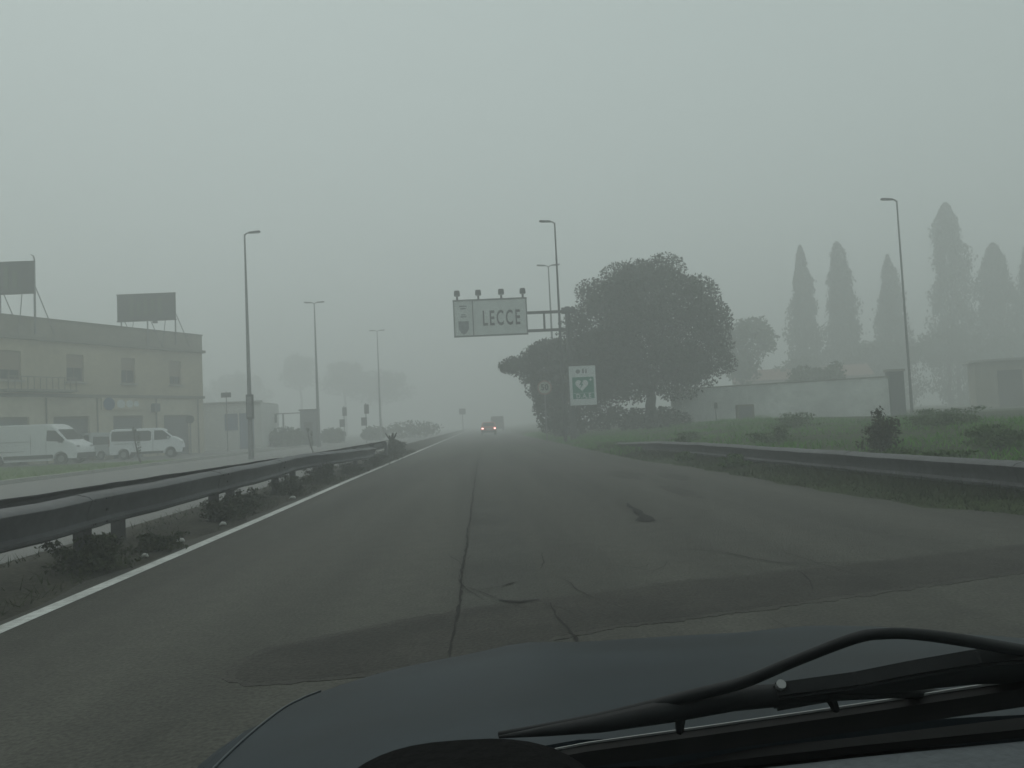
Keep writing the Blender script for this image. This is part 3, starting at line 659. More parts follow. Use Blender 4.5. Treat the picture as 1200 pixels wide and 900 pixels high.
# ------------------------------------------------------------------ gantry with town sign
G = thing('gantry_sign', 'cantilever gantry carrying the pale LECCE town sign with four floodlights', 'road sign', (5.25, 45, .35))
gx, gz = 5.25, .35
MB().tube([(0, 0, -.2), (0, 0, 7.6)], [.19, .15], 12).build('mast', 'galvdark', G, smooth='auto')
MB().box((0, 0, .02), (.6, .6, .06)).build('base_plate', 'galvdark', G)
for z in (7.68, 6.62):
    MB().box(((2.85 + 5.25) / 2 - gx, 0, z - gz), (5.25 - 2.85, .14, .16)).build('arm', 'galvdark', G)
MB().box((3.86 - gx, 0, (7.68 + 6.62) / 2 - gz), (.12, .10, .90)).build('strut', 'galvdark', G)
MB().box((0.05, 0, 7.72 - gz), (.8, .3, .34)).build('arm_clamp', 'galvdark', G)
# back rails behind the panel
for z in (7.68, 6.78):
    MB().box(((-1.35 + 2.85) / 2 - gx, .09, z - gz), (4.15, .08, .12)).build('back_rail', 'galvdark', G)
sx0, sx1, sz0, sz1 = -1.42, 2.86, 6.42, 8.60
pan = MB().box(((sx0 + sx1) / 2 - gx, 0, (sz0 + sz1) / 2 - gz), (sx1 - sx0, .08, sz1 - sz0)).build('sign_panel', 'signwhite', G, bevel=.01)
fr = MB()
for a in ((sx0, sx1, sz0 - .0, sz0 + .07), (sx0, sx1, sz1 - .07, sz1 + .0)): fr.box(((a[0] + a[1]) / 2 - gx, -.02, (a[2] + a[3]) / 2 - gz), (a[1] - a[0] + .06, .10, a[3] - a[2] + .02))
for a in ((sx0 - .02, sx0 + .05), (sx1 - .05, sx1 + .02), (-.33, -.27)): fr.box(((a[0] + a[1]) / 2 - gx, -.02, (sz0 + sz1) / 2 - gz), (a[1] - a[0], .104, sz1 - sz0 - .15))
fr.build('panel_frame', 'signback', pan)
me = text_mesh('LECCE', 1.22, .01, .52, .022, 1.30); me.transform(Matrix.Translation((1.35 - gx, -.052, 7.42 - gz))); link('lettering', me, 'letter', pan)
# faded coat of arms on the narrow left field
em = MB(); cx, cz = -.86 - gx, 6.98 - gz
em.prism([(cx - .30, -.045, cz + .36), (cx + .30, -.045, cz + .36), (cx + .30, -.045, cz - .08), (cx + .16, -.045, cz - .32), (cx, -.045, cz - .42), (cx - .16, -.045, cz - .32), (cx - .30, -.045, cz - .08)], (0, 0, 0), (0, -.008, 0))
em.build('coat_of_arms', 'faded', pan)
for z, wd in ((8.22, .42), (8.08, .32), (7.72, .26), (7.60, .34)): MB().box((cx, -.048, z - gz), (wd, .010, .07)).build('print_line', 'faded', pan)
for x in (-1.18, .06, 1.40, 2.66):
    fl = MB().box((x - gx, -.10, 8.98 - gz), (.36, .24, .32), taper=.85).build('floodlight', 'darkmetal', G, bevel=.03)
    MB().box((x - gx, -.05, 8.72 - gz), (.12, .08, .26)).build('bracket', 'darkmetal', fl)
    MB().box((x - gx, -.13, 8.81 - gz), (.28, .16, .02)).build('lens', 'lamp', fl)

# board with heart
A = thing('board_sign', 'white board with a green heart and lightning panel on the gantry mast', 'sign board', (5.88, 44.6, .4))
ox, oz = 5.88, .4
bd = MB().box((0, 0, 3.26 - oz), (1.54, .05, 2.28)).build('board', 'aedwhite', A, bevel=.008)
gp = MB().box((0.02, -.03, 3.12 - oz), (1.24, .016, 1.26)).build('green_panel', 'aedgreen', A)
# heart outline
H = []
for i in range(40):
    t_ = 2 * math.pi * i / 40
    H.append((.0235 * 16 * math.sin(t_) ** 3 - .06, -.040, 3.30 - oz + .0235 * (13 * math.cos(t_) - 5 * math.cos(2 * t_) - 2 * math.cos(3 * t_) - math.cos(4 * t_))))
MB().prism(H, (0, 0, 0), (0, -.006, 0)).build('heart', 'aedwhite', gp)
bo = [(-.02, .24), (-.16, .0), (-.05, .0), (-.12, -.22), (.10, .06), (-.01, .06), (.08, .24)]
MB().prism([(x - .05, -.047, 3.30 - oz + z) for x, z in bo], (0, 0, 0), (0, -.005, 0)).build('lightning', 'aedgreen', gp)
cr = MB(); cr.box((.46, -.042, 3.58 - oz), (.16, .008, .055)).box((.46, -.0425, 3.58 - oz), (.055, .008, .16)); cr.build('small_cross', 'aedwhite', gp)
MB().box((0.02, -.041, 2.82 - oz), (1.2, .006, .02)).build('divider', 'aedwhite', gp)
me = text_mesh('D.A.E', .36, .004, .95, .008); me.transform(Matrix.Translation((.02, -.043, 2.64 - oz))); link('lettering', me, 'aedwhite', gp)
tp = MB(); tp.tube([(-.25, -.026, 4.08 - oz), (-.25, -.031, 4.08 - oz)], .13, 16); tp.box((.05, -.028, 4.1 - oz), (.10, .006, .26)); tp.box((.22, -.028, 4.08 - oz), (.08, .006, .24))
tp.build('faded_emblem', 'faded', bd)
for z in (2.6, 3.9): MB().box((-.55, .10, z - oz), (.5, .16, .06)).build('bracket', 'galv', A)

# round 50 sign
Q = thing('speed_sign', 'round faded 50 speed limit sign on a post before the ivy tree', 'road sign', (4.18, 51, .1))
MB().tube([(0, .05, -.2), (0, .05, 3.95)], .04, 8).build('post', 'galv', Q)
MB().tube([(0, -.005, 3.42), (0, .02, 3.42)], .48, 32).build('disc', 'signred', Q)
d_ = MB().tube([(0, -.012, 3.42), (0, -.006, 3.42)], .40, 32).build('disc_face', 'signyellow', Q)
me = text_mesh('50', .56, .003, .85, .012); me.transform(Matrix.Translation((0, -.018, 3.42))); link('lettering', me, 'letter', d_)

# ------------------------------------------------------------------ beige building
bd_ = Vector((-7.1, -14.0)).normalized(); ang = math.atan2(-bd_.y, -bd_.x)      # facade's own x runs from the near end to the corner
B = thing('beige_building', 'two storey beige industrial building with shuttered bays behind the vans', 'building', (-22.0, 62.0, 0.1), ang)
LEN, DEP = 30.0, 16.0        # local: x from -LEN to 0, y from 0 (front) to DEP (back); facade faces local -y
def loc_poly(x0, x1, z0, z1, y): return [(x0, y, z0), (x1, y, z0), (x1, y, z1), (x0, y, z1)]
OPEN = []      # (x0, x1, z0, z1) openings in the facade
BAYS = [(-3.8, -1.4), (-8.05, -5.6), (-12.4, -9.85), (-16.4, -14.0), (-20.6, -18.2), (-24.8, -22.4), (-29.0, -26.6)]
WINS = [(-3.2, -2.1), (-7.35, -6.2), (-11.45, -10.2), (-15.75, -14.45), (-19.8, -18.5), (-23.9, -22.6), (-28, -26.7)]
def wall_with_openings(x0, x1, z0, z1, opens, th, name, matn, parent):
    mb = MB(); xs = sorted(set([x0, x1] + [a for o in opens for a in o[:2]])); zs = sorted(set([z0, z1] + [a for o in opens for a in o[2:]]))
    for i in range(len(xs) - 1):
        run = None
        for k in range(len(zs) - 1):
            cx_, cz_ = (xs[i] + xs[i + 1]) / 2, (zs[k] + zs[k + 1]) / 2
            if any(o[0] < cx_ < o[1] and o[2] < cz_ < o[3] for o in opens): continue
            mb.box((cx_, th / 2, cz_), (xs[i + 1] - xs[i], th, zs[k + 1] - zs[k]))
    return mb.build(name, matn, parent, fix=False)
lowO = [(a, b, -.1, 3.0) for a, b in BAYS]; upO = [(a, b, 5.3, 7.1) for a, b in WINS]
wall_with_openings(-LEN, 0, -.1, 4.25, lowO, .35, 'ground_floor_wall', 'beigelight', B)
wall_with_openings(-LEN, 0, 4.45, 7.85, upO, .35, 'upper_wall', 'beige', B)
MB().box((-LEN / 2, .10, 4.35), (LEN + .1, .5, .2)).build('string_course', 'cornice', B)
MB().box((-LEN / 2, .05, 7.95), (LEN + .2, .7, .2)).build('cornice', 'cornice', B)
MB().box((-LEN / 2, .12, 8.65), (LEN, .3, 1.2)).build('parapet', 'parapet', B)
MB().box((-LEN / 2, .12, 9.29), (LEN + .12, .44, .08)).build('coping', 'cornice', B)
MB().box((-.175, DEP / 2 + .2, 4.6), (.35, DEP - .3, 9.3)).build('end_wall', 'beige', B)
MB().box((-LEN / 2, DEP, 4.6), (LEN, .3, 9.3)).build('back_wall', 'beige', B)
MB().box((-LEN, DEP / 2 + .2, 4.6), (.3, DEP - .5, 9.3)).build('end_wall', 'beige', B)
MB().box((-LEN / 2, DEP / 2 + .2, 8.0), (LEN - .8, DEP - .7, .2)).build('roof', 'parapet', B)
for i, (a, b) in enumerate(BAYS):
    s = MB(); n_ = 22
    for k in range(n_): s.box(((a + b) / 2, .22 + .012 * (k % 2), -.08 + (k + .5) * 3.08 / n_), (b - a, .05, 3.08 / n_ - .01))
    sh = s.build('roller_shutter', 'shutter', B, fix=False)
    MB().box(((a + b) / 2, .2, 2.9), (b - a - .02, .14, .18)).build('shutter_box', 'cornice', sh)
for i, (a, b) in enumerate(WINS):
    wf = MB()
    for x in (a + .04, b - .04): wf.box((x, .2, 6.2), (.08, .08, 1.8))
    for z in (5.34, 7.06): wf.box(((a + b) / 2, .2, z), (b - a - .16, .08, .08))
    wf.box(((a + b) / 2, .2, 6.2), (.06, .07, 1.64))
    win = wf.build('window', 'winframe', B, fix=False)
    MB().box(((a + b) / 2, .24, 6.2), (b - a - .1, .02, 1.7)).build('pane', 'glass', win)
    MB().box(((a + b) / 2, .15, 6.2 + (.45 if i % 3 else .3)), (b - a - .02, .04, .85 if i % 3 else 1.15)).build('blind', 'rollblind', win)
    MB().box(((a + b) / 2, -.06, 5.22), (b - a + .2, .3, .1)).build('sill', 'kerb', win)
# shop sign over the bays: a blue disc and pale ovals
sg = MB().box((-7.35, -.06, 3.82), (3.3, .08, .84)).build('shop_sign', 'beigelight', B)
sd_ = MB(); sd_.tube([(-8.45, -.11, 3.82), (-8.45, -.13, 3.82)], .44, 24); sd_.build('blue_disc', 'blue', sg)
ov = MB()
for x, rr_ in ((-7.5, .30), (-6.8, .26), (-6.25, .2)):
    ov.prism([(x + rr_ * 1.1 * math.cos(k * .3927), -.105, 3.82 + rr_ * math.sin(k * .3927)) for k in range(16)], (0, 0, 0), (0, -.02, 0))
ov.build('pale_ovals', 'aedwhite', sg)
MB().box((-4.7, -.22, 3.55), (.5, .4, .6)).build('air_unit', 'shutter', B, bevel=.02)
# pipes and balcony rail at the near end
for x in (-12.9, -9.3, -4.5, -.6): MB().tube([(x, -.06, 0), (x, -.06, 4.2)], .05, 8).build('downpipe', 'cornice', B)
bl_ = MB().box((-13.6, -.45, 4.62), (4.6, .9, .14)).build('balcony', 'cornice', B)
for k in range(12): MB().box((-15.8 + k * .4, -.86, 5.05), (.04, .04, .74)).build('baluster', 'cornice', bl_)
MB().box((-13.6, -.86, 5.45), (4.6, .06, .06)).build('handrail', 'cornice', bl_)

# billboards on the roof
def billboard(x0, x1, z0, z1, Y, base, label, seed, top_hook=False):
    cx_ = (x0 + x1) / 2; o = thing('billboard', label, 'billboard', (cx_, Y, base), group='billboards on the beige roof')
    w_ = x1 - x0
    f = MB().box((0, 0, (z0 + z1) / 2 - base), (w_, .12, z1 - z0)).build('panel', 'billboard', o, bevel=.01)
    r_ = random.Random(seed); pr = MB()
    for k in range(5): pr.box((w_ * (-.25 + .12 * k), -.066, (z0 + z1) / 2 - base + r_.uniform(-.1, .1)), (w_ * .07, .01, (z1 - z0) * r_.uniform(.5, .75)))
    pr.build('print', 'billgreen', f)
    fr_ = MB()
    for z in (z0 + .04, z1 - .04): fr_.box((0, -.01, z - base), (w_ + .06, .15, .08))
    fr_.build('frame', 'darkmetal', f)
    for x in (-w_ * .45, -w_ * .0, w_ * .48):
        MB().tube([(x, .1, 0), (x, .1, z0 - base + .3)], .05, 6).build('leg', 'galv', o)
        MB().tube([(x, .1, z0 - base + .6), (x + .45, 1.6, 0)], .03, 6).build('brace', 'galv', o)
    for x in (-w_ * .3, w_ * .25): MB().tube([(x, .1, 0), (x + .25, .1, z0 - base + .1)], .025, 6).build('brace', 'galv', o)
    if top_hook:
        MB().tube([(w_ * .5, 0, 0), (w_ * .5, 0, z1 - base + .1), (w_ * .5 - .05, 0, z1 - base + .3), (w_ * .5 - .22, 0, z1 - base + .42)], [.05, .05, .04, .02], 7).build('lamp_bracket', 'galv', o)
    else:
        MB().box((w_ * .15, -.1, z0 - base - .1), (.3, .2, .18)).build('floodlight', 'darkmetal', o)
    return o
billboard(-31.6, -27.28, 10.66, 12.7, 48.5, 8.15, 'roof billboard cut by the left edge of the picture', 1, True)
billboard(-26.2, -22.03, 9.95, 11.97, 57.0, 8.15, 'dark roof billboard near the corner of the beige building', 2)

# ------------------------------------------------------------------ white depot and street furniture on the left
D = thing('white_depot', 'low white depot with blue door panels right of the beige building', 'building', (-22.3, 70, .1))
wall_with_openings(-3.2, 2.5, -.1, 4.1, [(-.75, .45, 1.7, 3.2), (.55, 1.85, -.1, 3.2)], .3, 'wall', 'white', D)
MB().box((-.35, .05, 4.18), (5.9, .6, .16)).build('roof_edge', 'kerb', D)
MB().box((-.35, 3.1, 4.0), (5.6, 5.4, .2)).build('roof', 'parapet', D)
MB().box((2.35, 3.2, 2.0), (.3, 5.8, 4.1)).build('end_wall', 'white', D)
MB().box((1.2, .14, 1.55), (1.28, .08, 3.28)).build('door', 'blue', D)
w2 = MB().box((-.15, .16, 2.45), (1.18, .06, 1.48)).build('window', 'blue', D)
MB().box((-.15, .10, 1.66), (1.3, .2, .07)).build('sill', 'kerb', w2)
for (x, y, zc, kind, lab) in [(-21.2, 57, 2.55, 'disc', 'small round sign on a post before the white depot'), (-18.9, 58, 4.25, 'rect', 'small dark rectangular sign on a tall post by the white depot')]:
    o = thing('street_sign', lab, 'sign', (x, y, .1))
    top = zc + .25
    MB().tube([(0, .03, -.1), (0, .03, top)], .035, 7).build('post', 'galv', o)
    if kind == 'disc': MB().tube([(0, -.02, zc), (0, .0, zc)], .30, 20).build('disc', 'darkmetal', o)
    else: MB().box((0, -.02, zc), (.72, .05, .36)).build('plate', 'darkmetal', o)
for (x, y, lab) in [(-14.6, 82, 'faint sign post beside the second lamp post'), (-11.4, 76, 'faint traffic sign post with two plates along the opposite kerb')]:
    o = thing('street_sign', lab, 'sign', (x, y, 0))
    MB().tube([(0, .03, -.1), (0.05, .03, 3.9)], .05, 7).build('post', 'galv', o)
    MB().box((.12, -.02, 3.3), (.45, .05, .9)).build('plate', 'darkmetal', o)
    MB().box((-.16, -.03, 2.1), (.55, .05, .8)).build('plate', 'darkmetal', o)
o = thing('yard_gate', 'faint metal yard gate beside the clipped hedge', 'gate', (-18.4, 74.6, 0))
for x in (-1.8, -.6): MB().box((x, 0, 1.6), (.14, .14, 3.2)).build('post', 'galv', o)
MB().box((-.2, 0, 3.2), (3.4, .12, .10)).build('top_bar', 'galv', o)
MB().box((-1.45, 0, 2.75), (.5, .08, .8)).build('plate', 'darkmetal', o)
o = thing('kiosk', 'faint grey cabin beside the clipped hedge', 'kiosk', (-16.6, 75.0, 0))
MB().box((0, 0, 1.7), (1.5, 1.3, 3.4)).build('wall', 'shutter', o); MB().box((0, 0, 3.45), (1.7, 1.5, .12)).build('roof', 'darkmetal', o)
MB().box((0, -.66, 1.2), (.8, .03, 2.2)).build('door', 'darkmetal', o)
o = thing('street_sign', 'very faint sign high beyond the far car', 'sign', (-1.9, 120, 0))
MB().tube([(-1.2, 0, 0), (-1.2, 0, 3.6)], .06, 7).build('post', 'galv', o); MB().box((-1.2, -.05, 3.4), (1.0, .06, .9)).build('plate', 'darkmetal', o)

# ------------------------------------------------------------------ pale wall and house on the right
W_ = thing('boundary_wall', 'long pale boundary wall on top of the right bank', 'wall', (13.74, 50.0, .55), math.atan2(-5, 10.5))
MB().box((5.3, 0, 1.15), (13.4, .25, 2.5)).build('wall', 'wallpale', W_)
MB().box((5.3, 0, 2.43), (13.5, .34, .08)).build('coping', 'kerb', W_)
for k in range(4): MB().box((-.8 + k * 4.1, -.16, 1.1), (.3, .08, 2.4)).build('pier', 'wallpale', W_)
o = thing('gate_pier', 'grey gate pier at the end of the pale wall by the lamp post', 'pier', (24.5, 44.9, .6))
MB().box((0, 0, 1.3), (.85, .5, 2.7)).build('shaft', 'shutter', o); MB().box((0, 0, 2.72), (1.0, .6, .14)).build('cap', 'kerb', o)
o = thing('utility_cabinet', 'small grey cabinet before the pale wall', 'cabinet', (15.6, 45.5, .55))
MB().box((0, 0, .55), (1.0, .4, 1.25)).build('body', 'cornice', o, bevel=.02); MB().box((0, -.21, .55), (.8, .02, 1.0)).build('door', 'shutter', o)
o = thing('marker_post', 'thin post with a small plate before the pale wall', 'post', (14.0, 46, .55))
MB().tube([(0, 0, -.1), (0, 0, 1.4)], .035, 7).build('post', 'galv', o); MB().box((0, -.04, 1.2), (.2, .03, .36)).build('plate', 'darkmetal', o)
Hs = thing('terracotta_house', 'hazy pinkish house far behind the pale wall', 'house', (43, 102, .6), -.3); Hs.scale = (1.2, 1.2, 1.2)
wall_with_openings(-7, 7, 0, 4.0, [(-4.6, -3.5, 1.2, 2.6), (-.6, .6, 1.2, 2.6), (3.4, 4.6, 1.2, 2.6)], .3, 'wall', 'pink', Hs)
MB().add([(-7.4, -.5, 4.0), (7.4, -.5, 4.0), (7.4, 7.5, 4.0), (-7.4, 7.5, 4.0), (-7.4, 3.5, 5.4), (7.4, 3.5, 5.4)], [(0, 1, 5, 4), (2, 3, 4, 5), (0, 4, 3), (1, 2, 5), (0, 3, 2, 1)]).build('roof', 'tile', Hs)
MB().box((6.85, 3.6, 2), (.3, 6.5, 4)).build('end_wall', 'pink', Hs); MB().box((-6.85, 3.6, 2), (.3, 6.5, 4)).build('end_wall', 'pink', Hs)
for x in (-4.05, 0, 4.0): MB().box((x, .18, 1.9), (1.2, .06, 1.4)).build('window', 'glass', Hs)
o = thing('low_shed', 'hazy low shed with a pale roof edge at the right picture edge', 'shed', (43.5, 62.5, .6), -.45); o.scale = (1.45, 1.45, 1.45)
MB().box((1.5, 1.5, 1.3), (6, 3, 2.8)).build('wall', 'parapet', o); MB().box((1.5, 1.4, 2.76), (6.5, 3.6, .12)).build('roof', 'kerb', o)
MB().box((.2, -.02, 1.1), (1.2, .06, 2.1)).build('door', 'darkmetal', o)

# ------------------------------------------------------------------ vehicles
def wheel(parent, x, y, r, wd, side):
    t_ = MB(); P = [(.55 * r, -.5), (.92 * r, -.5), (r, -.36), (r, .36), (.92 * r, .5), (.55 * r, .5)]
    n = 20; vs = []; fs = []
    for k in range(n):
        a = 2 * math.pi * k / n
        for q_, s_ in P: vs.append((x + q_ * math.cos(a), y + s_ * wd, r + q_ * math.sin(a)))
    for k in range(n):
        for j in range(len(P)): fs.append((k * 6 + j, k * 6 + (j + 1) % 6, ((k + 1) % n) * 6 + (j + 1) % 6, ((k + 1) % n) * 6 + j))
    t_.add(vs, fs); wh = t_.build('wheel', 'tyre', parent, smooth='auto')
    rm = MB(); rm.tube([(x, y + side * wd * .30, r), (x, y + side * wd * .42, r)], [.58 * r, .5 * r], 16)
    rm.tube([(x, y + side * wd * .42, r), (x, y + side * wd * .48, r)], [.18 * r, .15 * r], 10)
    rm.build('rim', 'rim', wh)

def vehicle(name, label, cat, loc, rz, prof, W, zb, tumble, paint, wheels, wr, side_windows, screens, lamps, extras=(), group=None, sill='plastic'):
    """prof: side outline (x forward, z) going round; wheels: x positions; side_windows: outlines on both flanks;
    screens: (x0,z0,x1,z1,inset,material) panes across the width"""
    o = thing(name, label, cat, loc, rz, group)
    ztop = max(p[1] for p in prof)
    hw = lambda z: W / 2 * (1 - tumble * max(0, (z - zb)) / (ztop - zb))
    mb = MB(); n = len(prof)
    vs = [(x, -hw(z), z) for x, z in prof] + [(x, hw(z), z) for x, z in prof]
    mb.add(vs, [tuple(range(n)), tuple(range(2 * n - 1, n - 1, -1))] + [(i, i + n, (i + 1) % n + n, (i + 1) % n) for i in range(n)])
    me = mb.mesh('body'); b = bmesh.new(); b.from_mesh(me); b.edges.ensure_lookup_table(); b.faces.ensure_lookup_table()
    ed = [e for e in b.faces[0].edges] + [e for e in b.faces[1].edges]
    ed = [e for e in ed if max(v.co.z for v in e.verts) > wr * 2.3]
    bmesh.ops.bevel(b, geom=ed, offset=.07, segments=3, affect='EDGES', clamp_overlap=True)
    bmesh.ops.recalc_face_normals(b, faces=list(b.faces)); b.to_mesh(me); b.free()
    body = link('body', me, paint, o, 'auto')
    for x in wheels:
        for s in (-1, 1): wheel(o, x, s * (W / 2 - .13), wr, .22, s)
    for sw in side_windows:
        for s in (-1, 1):
            MB().prism([(x, s * (hw(z) + .004), z) for x, z in sw], (0, s * -.02, 0), (0, s * .006, 0)).build('side_window', 'glass', o)
    for (x0, z0, x1, z1, ins, mm, nm) in screens:
        d = Vector((x1 - x0, 0, z1 - z0)).normalized(); nn = Vector((d.z, 0, -d.x)) * (1 if x0 > 0 else 1)
        if (x0 + x1) / 2 * nn.x < 0: nn = -nn
        a, c = hw(z0) - ins, hw(z1) - ins
        MB().prism([(x0, -a, z0), (x0, a, z0), (x1, c, z1), (x1, -c, z1)], nn * -.01, nn * .012).build(nm, mm, o)
    for (x, y, z, dx, dy, dz, mm, nm) in lamps:
        for s in (-1, 1): MB().box((x, s * y, z), (dx, dy, dz)).build(nm, mm, o, bevel=.015)
    for (c, d, mm, nm) in extras: MB().box(c, d).build(nm, mm, o, bevel=.01)
    return o

def arch(cx, r, z, n=7):                                   # wheel arch points, front to back along the underside
    return [(cx + r * math.cos(math.pi * k / n), z + r * math.sin(math.pi * k / n)) for k in range(n + 1)]
# cargo van (length 5.9, facing +x)
profA = [(-2.95, .42), (-2.97, 1.0), (-2.93, 2.2), (-2.82, 2.40), (-2.5, 2.44), (1.15, 2.42), (1.45, 2.34), (1.75, 2.12), (2.15, 1.66), (2.42, 1.38), (2.85, 1.16), (2.96, .98), (3.0, .60), (2.96, .34)] \
    + arch(2.05, .42, .36) + arch(-1.75, .42, .36) + [(-2.9, .36)]
vehicle('cargo_van', 'large white cargo van cut by the left edge of the picture', 'van', (-26.75, 47.4, .1), R(-2), profA, 2.0, 1.2, .12, 'vanwhite', (2.05, -1.75), .35,
        [[(1.22, 1.42), (2.10, 1.36), (2.28, 1.42), (1.72, 2.0), (1.22, 2.04)]],
        [(1.80, 2.07, 2.36, 1.46, .12, 'glass', 'windshield'), (-2.95, 1.5, -2.93, 2.1, .3, 'glass', 'rear_window')],
        [(2.86, .75, .98, .2, .3, .22, 'lamp', 'headlight'), (-2.96, .93, 1.2, .06, .1, .6, 'lampred', 'taillight')],
        [((3.0, 0, .5), (.14, 1.9, .3), 'plastic', 'front_bumper'), ((-2.98, 0, .5), (.12, 1.9, .2), 'plastic', 'rear_bumper'),
         ((.15, -.985, .50), (2.9, .06, .22), 'plastic', 'sill_trim'), ((.15, .985, .50), (2.9, .06, .22), 'plastic', 'sill_trim'), ((-.85, -1.0, .86), (1.5, .03, .05), 'vangrey', 'side_moulding'),
         ((.15, -1.0, .30), (2.8, .12, .07), 'vanwhite', 'side_step'), ((-.7, -1.002, 1.42), (1.9, .012, .045), 'vangrey', 'door_track'), ((-2.0, -1.002, .9), (.02, .012, .8), 'plastic', 'door_seam'), ((.3, -1.002, 1.2), (.018, .012, 1.1), 'plastic', 'door_seam'), ((1.2, -1.002, .95), (.018, .012, .8), 'plastic', 'door_seam'),
         ((2.12, -1.12, 1.45), (.16, .2, .32), 'plastic', 'mirror'), ((2.12, 1.12, 1.45), (.16, .2, .32), 'plastic', 'mirror')], group='white vans in front of the beige building')
# passenger van (length 4.9)
profB = [(-2.4, .40), (-2.45, .9), (-2.40, 1.7), (-2.28, 1.93), (-2.0, 1.98), (.9, 1.96), (1.2, 1.86), (1.75, 1.40), (2.25, 1.16), (2.42, .95), (2.46, .55), (2.42, .34)] \
    + arch(1.62, .39, .34) + arch(-1.5, .39, .34) + [(-2.35, .34)]
vehicle('passenger_van', 'white passenger van with long dark side windows', 'van', (-21.9, 51.5, .1), R(16), profB, 1.9, 1.05, .12, 'vanwhite', (1.62, -1.5), .33,
        [[(-2.28, 1.22), (.28, 1.16), (.34, 1.30), (.34, 1.70), (.2, 1.80), (-2.2, 1.82), (-2.28, 1.7)], [(.55, 1.18), (1.55, 1.22), (1.68, 1.36), (1.12, 1.78), (.55, 1.80)]],
        [(1.25, 1.80, 1.78, 1.38, .12, 'glass', 'windshield'), (-2.42, 1.15, -2.39, 1.72, .2, 'glass', 'rear_window')],
        [(2.33, .7, .92, .2, .3, .2, 'lamp', 'headlight'), (-2.43, .87, 1.1, .06, .1, .5, 'lampred', 'taillight')],
        [((2.44, 0, .48), (.12, 1.8, .26), 'plastic', 'front_bumper'), ((-1.2, -.955, 1.02), (1.7, .012, .05), 'vangrey', 'door_track'), ((.45, -.955, .9), (.015, .012, .9), 'plastic', 'door_seam'), ((-.8, -.955, .9), (.015, .012, .9), 'plastic', 'door_seam'), ((0.05, -.93, .40), (2.2, .05, .16), 'plastic', 'sill_trim'), ((0.05, .93, .40), (2.2, .05, .16), 'plastic', 'sill_trim'),
         ((1.5, -1.06, 1.28), (.14, .18, .22), 'vangrey', 'mirror'), ((1.5, 1.06, 1.28), (.14, .18, .22), 'vangrey', 'mirror')], group='white vans in front of the beige building').scale = (.88, 1, 1)
# small van seen from behind, between the two
profC = [(-2.0, .35), (-2.05, .8), (-2.0, 1.65), (-1.9, 1.82), (-1.7, 1.86), (.5, 1.82), (.75, 1.72), (1.35, 1.15), (1.9, .95), (2.0, .8), (2.02, .4), (1.98, .32)] + arch(1.3, .34, .3) + arch(-1.2, .34, .3) + [(-1.95, .3)]
vehicle('small_van', 'small pale van showing its rear window between the two larger vans', 'van', (-26.0, 54.6, .1), R(66), profC, 1.75, .95, .10, 'vangrey', (1.3, -1.2), .30,
        [[(-1.8, 1.05), (-.3, 1.05), (-.3, 1.55), (-1.75, 1.58)], [(-.15, 1.05), (1.0, 1.08), (.6, 1.6), (-.15, 1.58)]],
        [(.80, 1.65, 1.30, 1.2, .12, 'glass', 'windshield'), (-2.045, 1.02, -2.0, 1.70, .10, 'glass', 'rear_window')],
        [(1.92, .62, .78, .15, .28, .18, 'lamp', 'headlight'), (-2.03, .8, .95, .05, .08, .4, 'lampred', 'taillight')],
        [((-2.06, 0, .45), (.10, 1.65, .22), 'plastic', 'rear_bumper'), ((-2.05, 0, .72), (.02, .5, .12), 'aedwhite', 'number_plate')], group='white vans in front of the beige building')
# car far ahead, lamps lit (rear towards the camera: faces +y)
profD = [(-1.95, .32), (-2.0, .60), (-1.95, .92), (-1.75, 1.02), (-1.45, 1.42), (-1.2, 1.52), (.1, 1.52), (.75, 1.1), (1.6, .92), (1.9, .75), (1.95, .35)] + arch(1.25, .33, .29) + arch(-1.2, .33, .29) + [(-1.9, .29)]
fc = vehicle('car', 'reddish car far ahead in the fog with two bright lamps lit', 'car', (.62, 90, 0), R(90), profD, 1.78, .85, .24, 'farcar', (1.25, -1.2), .31,
        [[(-1.35, 1.0), (-.3, 1.0), (-.3, 1.42), (-1.15, 1.44)], [(-.2, 1.0), (.65, 1.05), (.1, 1.42), (-.2, 1.42)]],
        [(.15, 1.48, .72, 1.12, .12, 'glass', 'windshield'), (-1.73, 1.04, -1.46, 1.42, .14, 'glass', 'rear_window')],
        [(-1.985, .70, .78, .05, .20, .16, 'taillit', 'lamp')],
        [((-1.98, 0, .42), (.10, 1.7, .22), 'plastic', 'bumper'), ((-1.985, 0, .72), (.02, .5, .12), 'aedwhite', 'number_plate')])
vehicle('van', 'dark hazy van in front of the far reddish car', 'van', (2.3, 126, 0), R(90), profB, 1.95, 1.05, .08, 'fardark', (1.62, -1.5), .33, [], [(-2.43, 1.15, -2.39, 1.72, .2, 'glass', 'rear_window')],
        [(-2.43, .87, 1.1, .06, .1, .5, 'lampred', 'taillight')], [((-2.44, 0, .48), (.12, 1.8, .26), 'plastic', 'bumper')]).scale = (1.1, 1.1, 1.25)

# ------------------------------------------------------------------ the car the picture is taken from
CX = 0.42
car = thing('car', 'dark blue grey car whose hood and wipers fill the bottom of the picture', 'car', (CX, 0, 0))
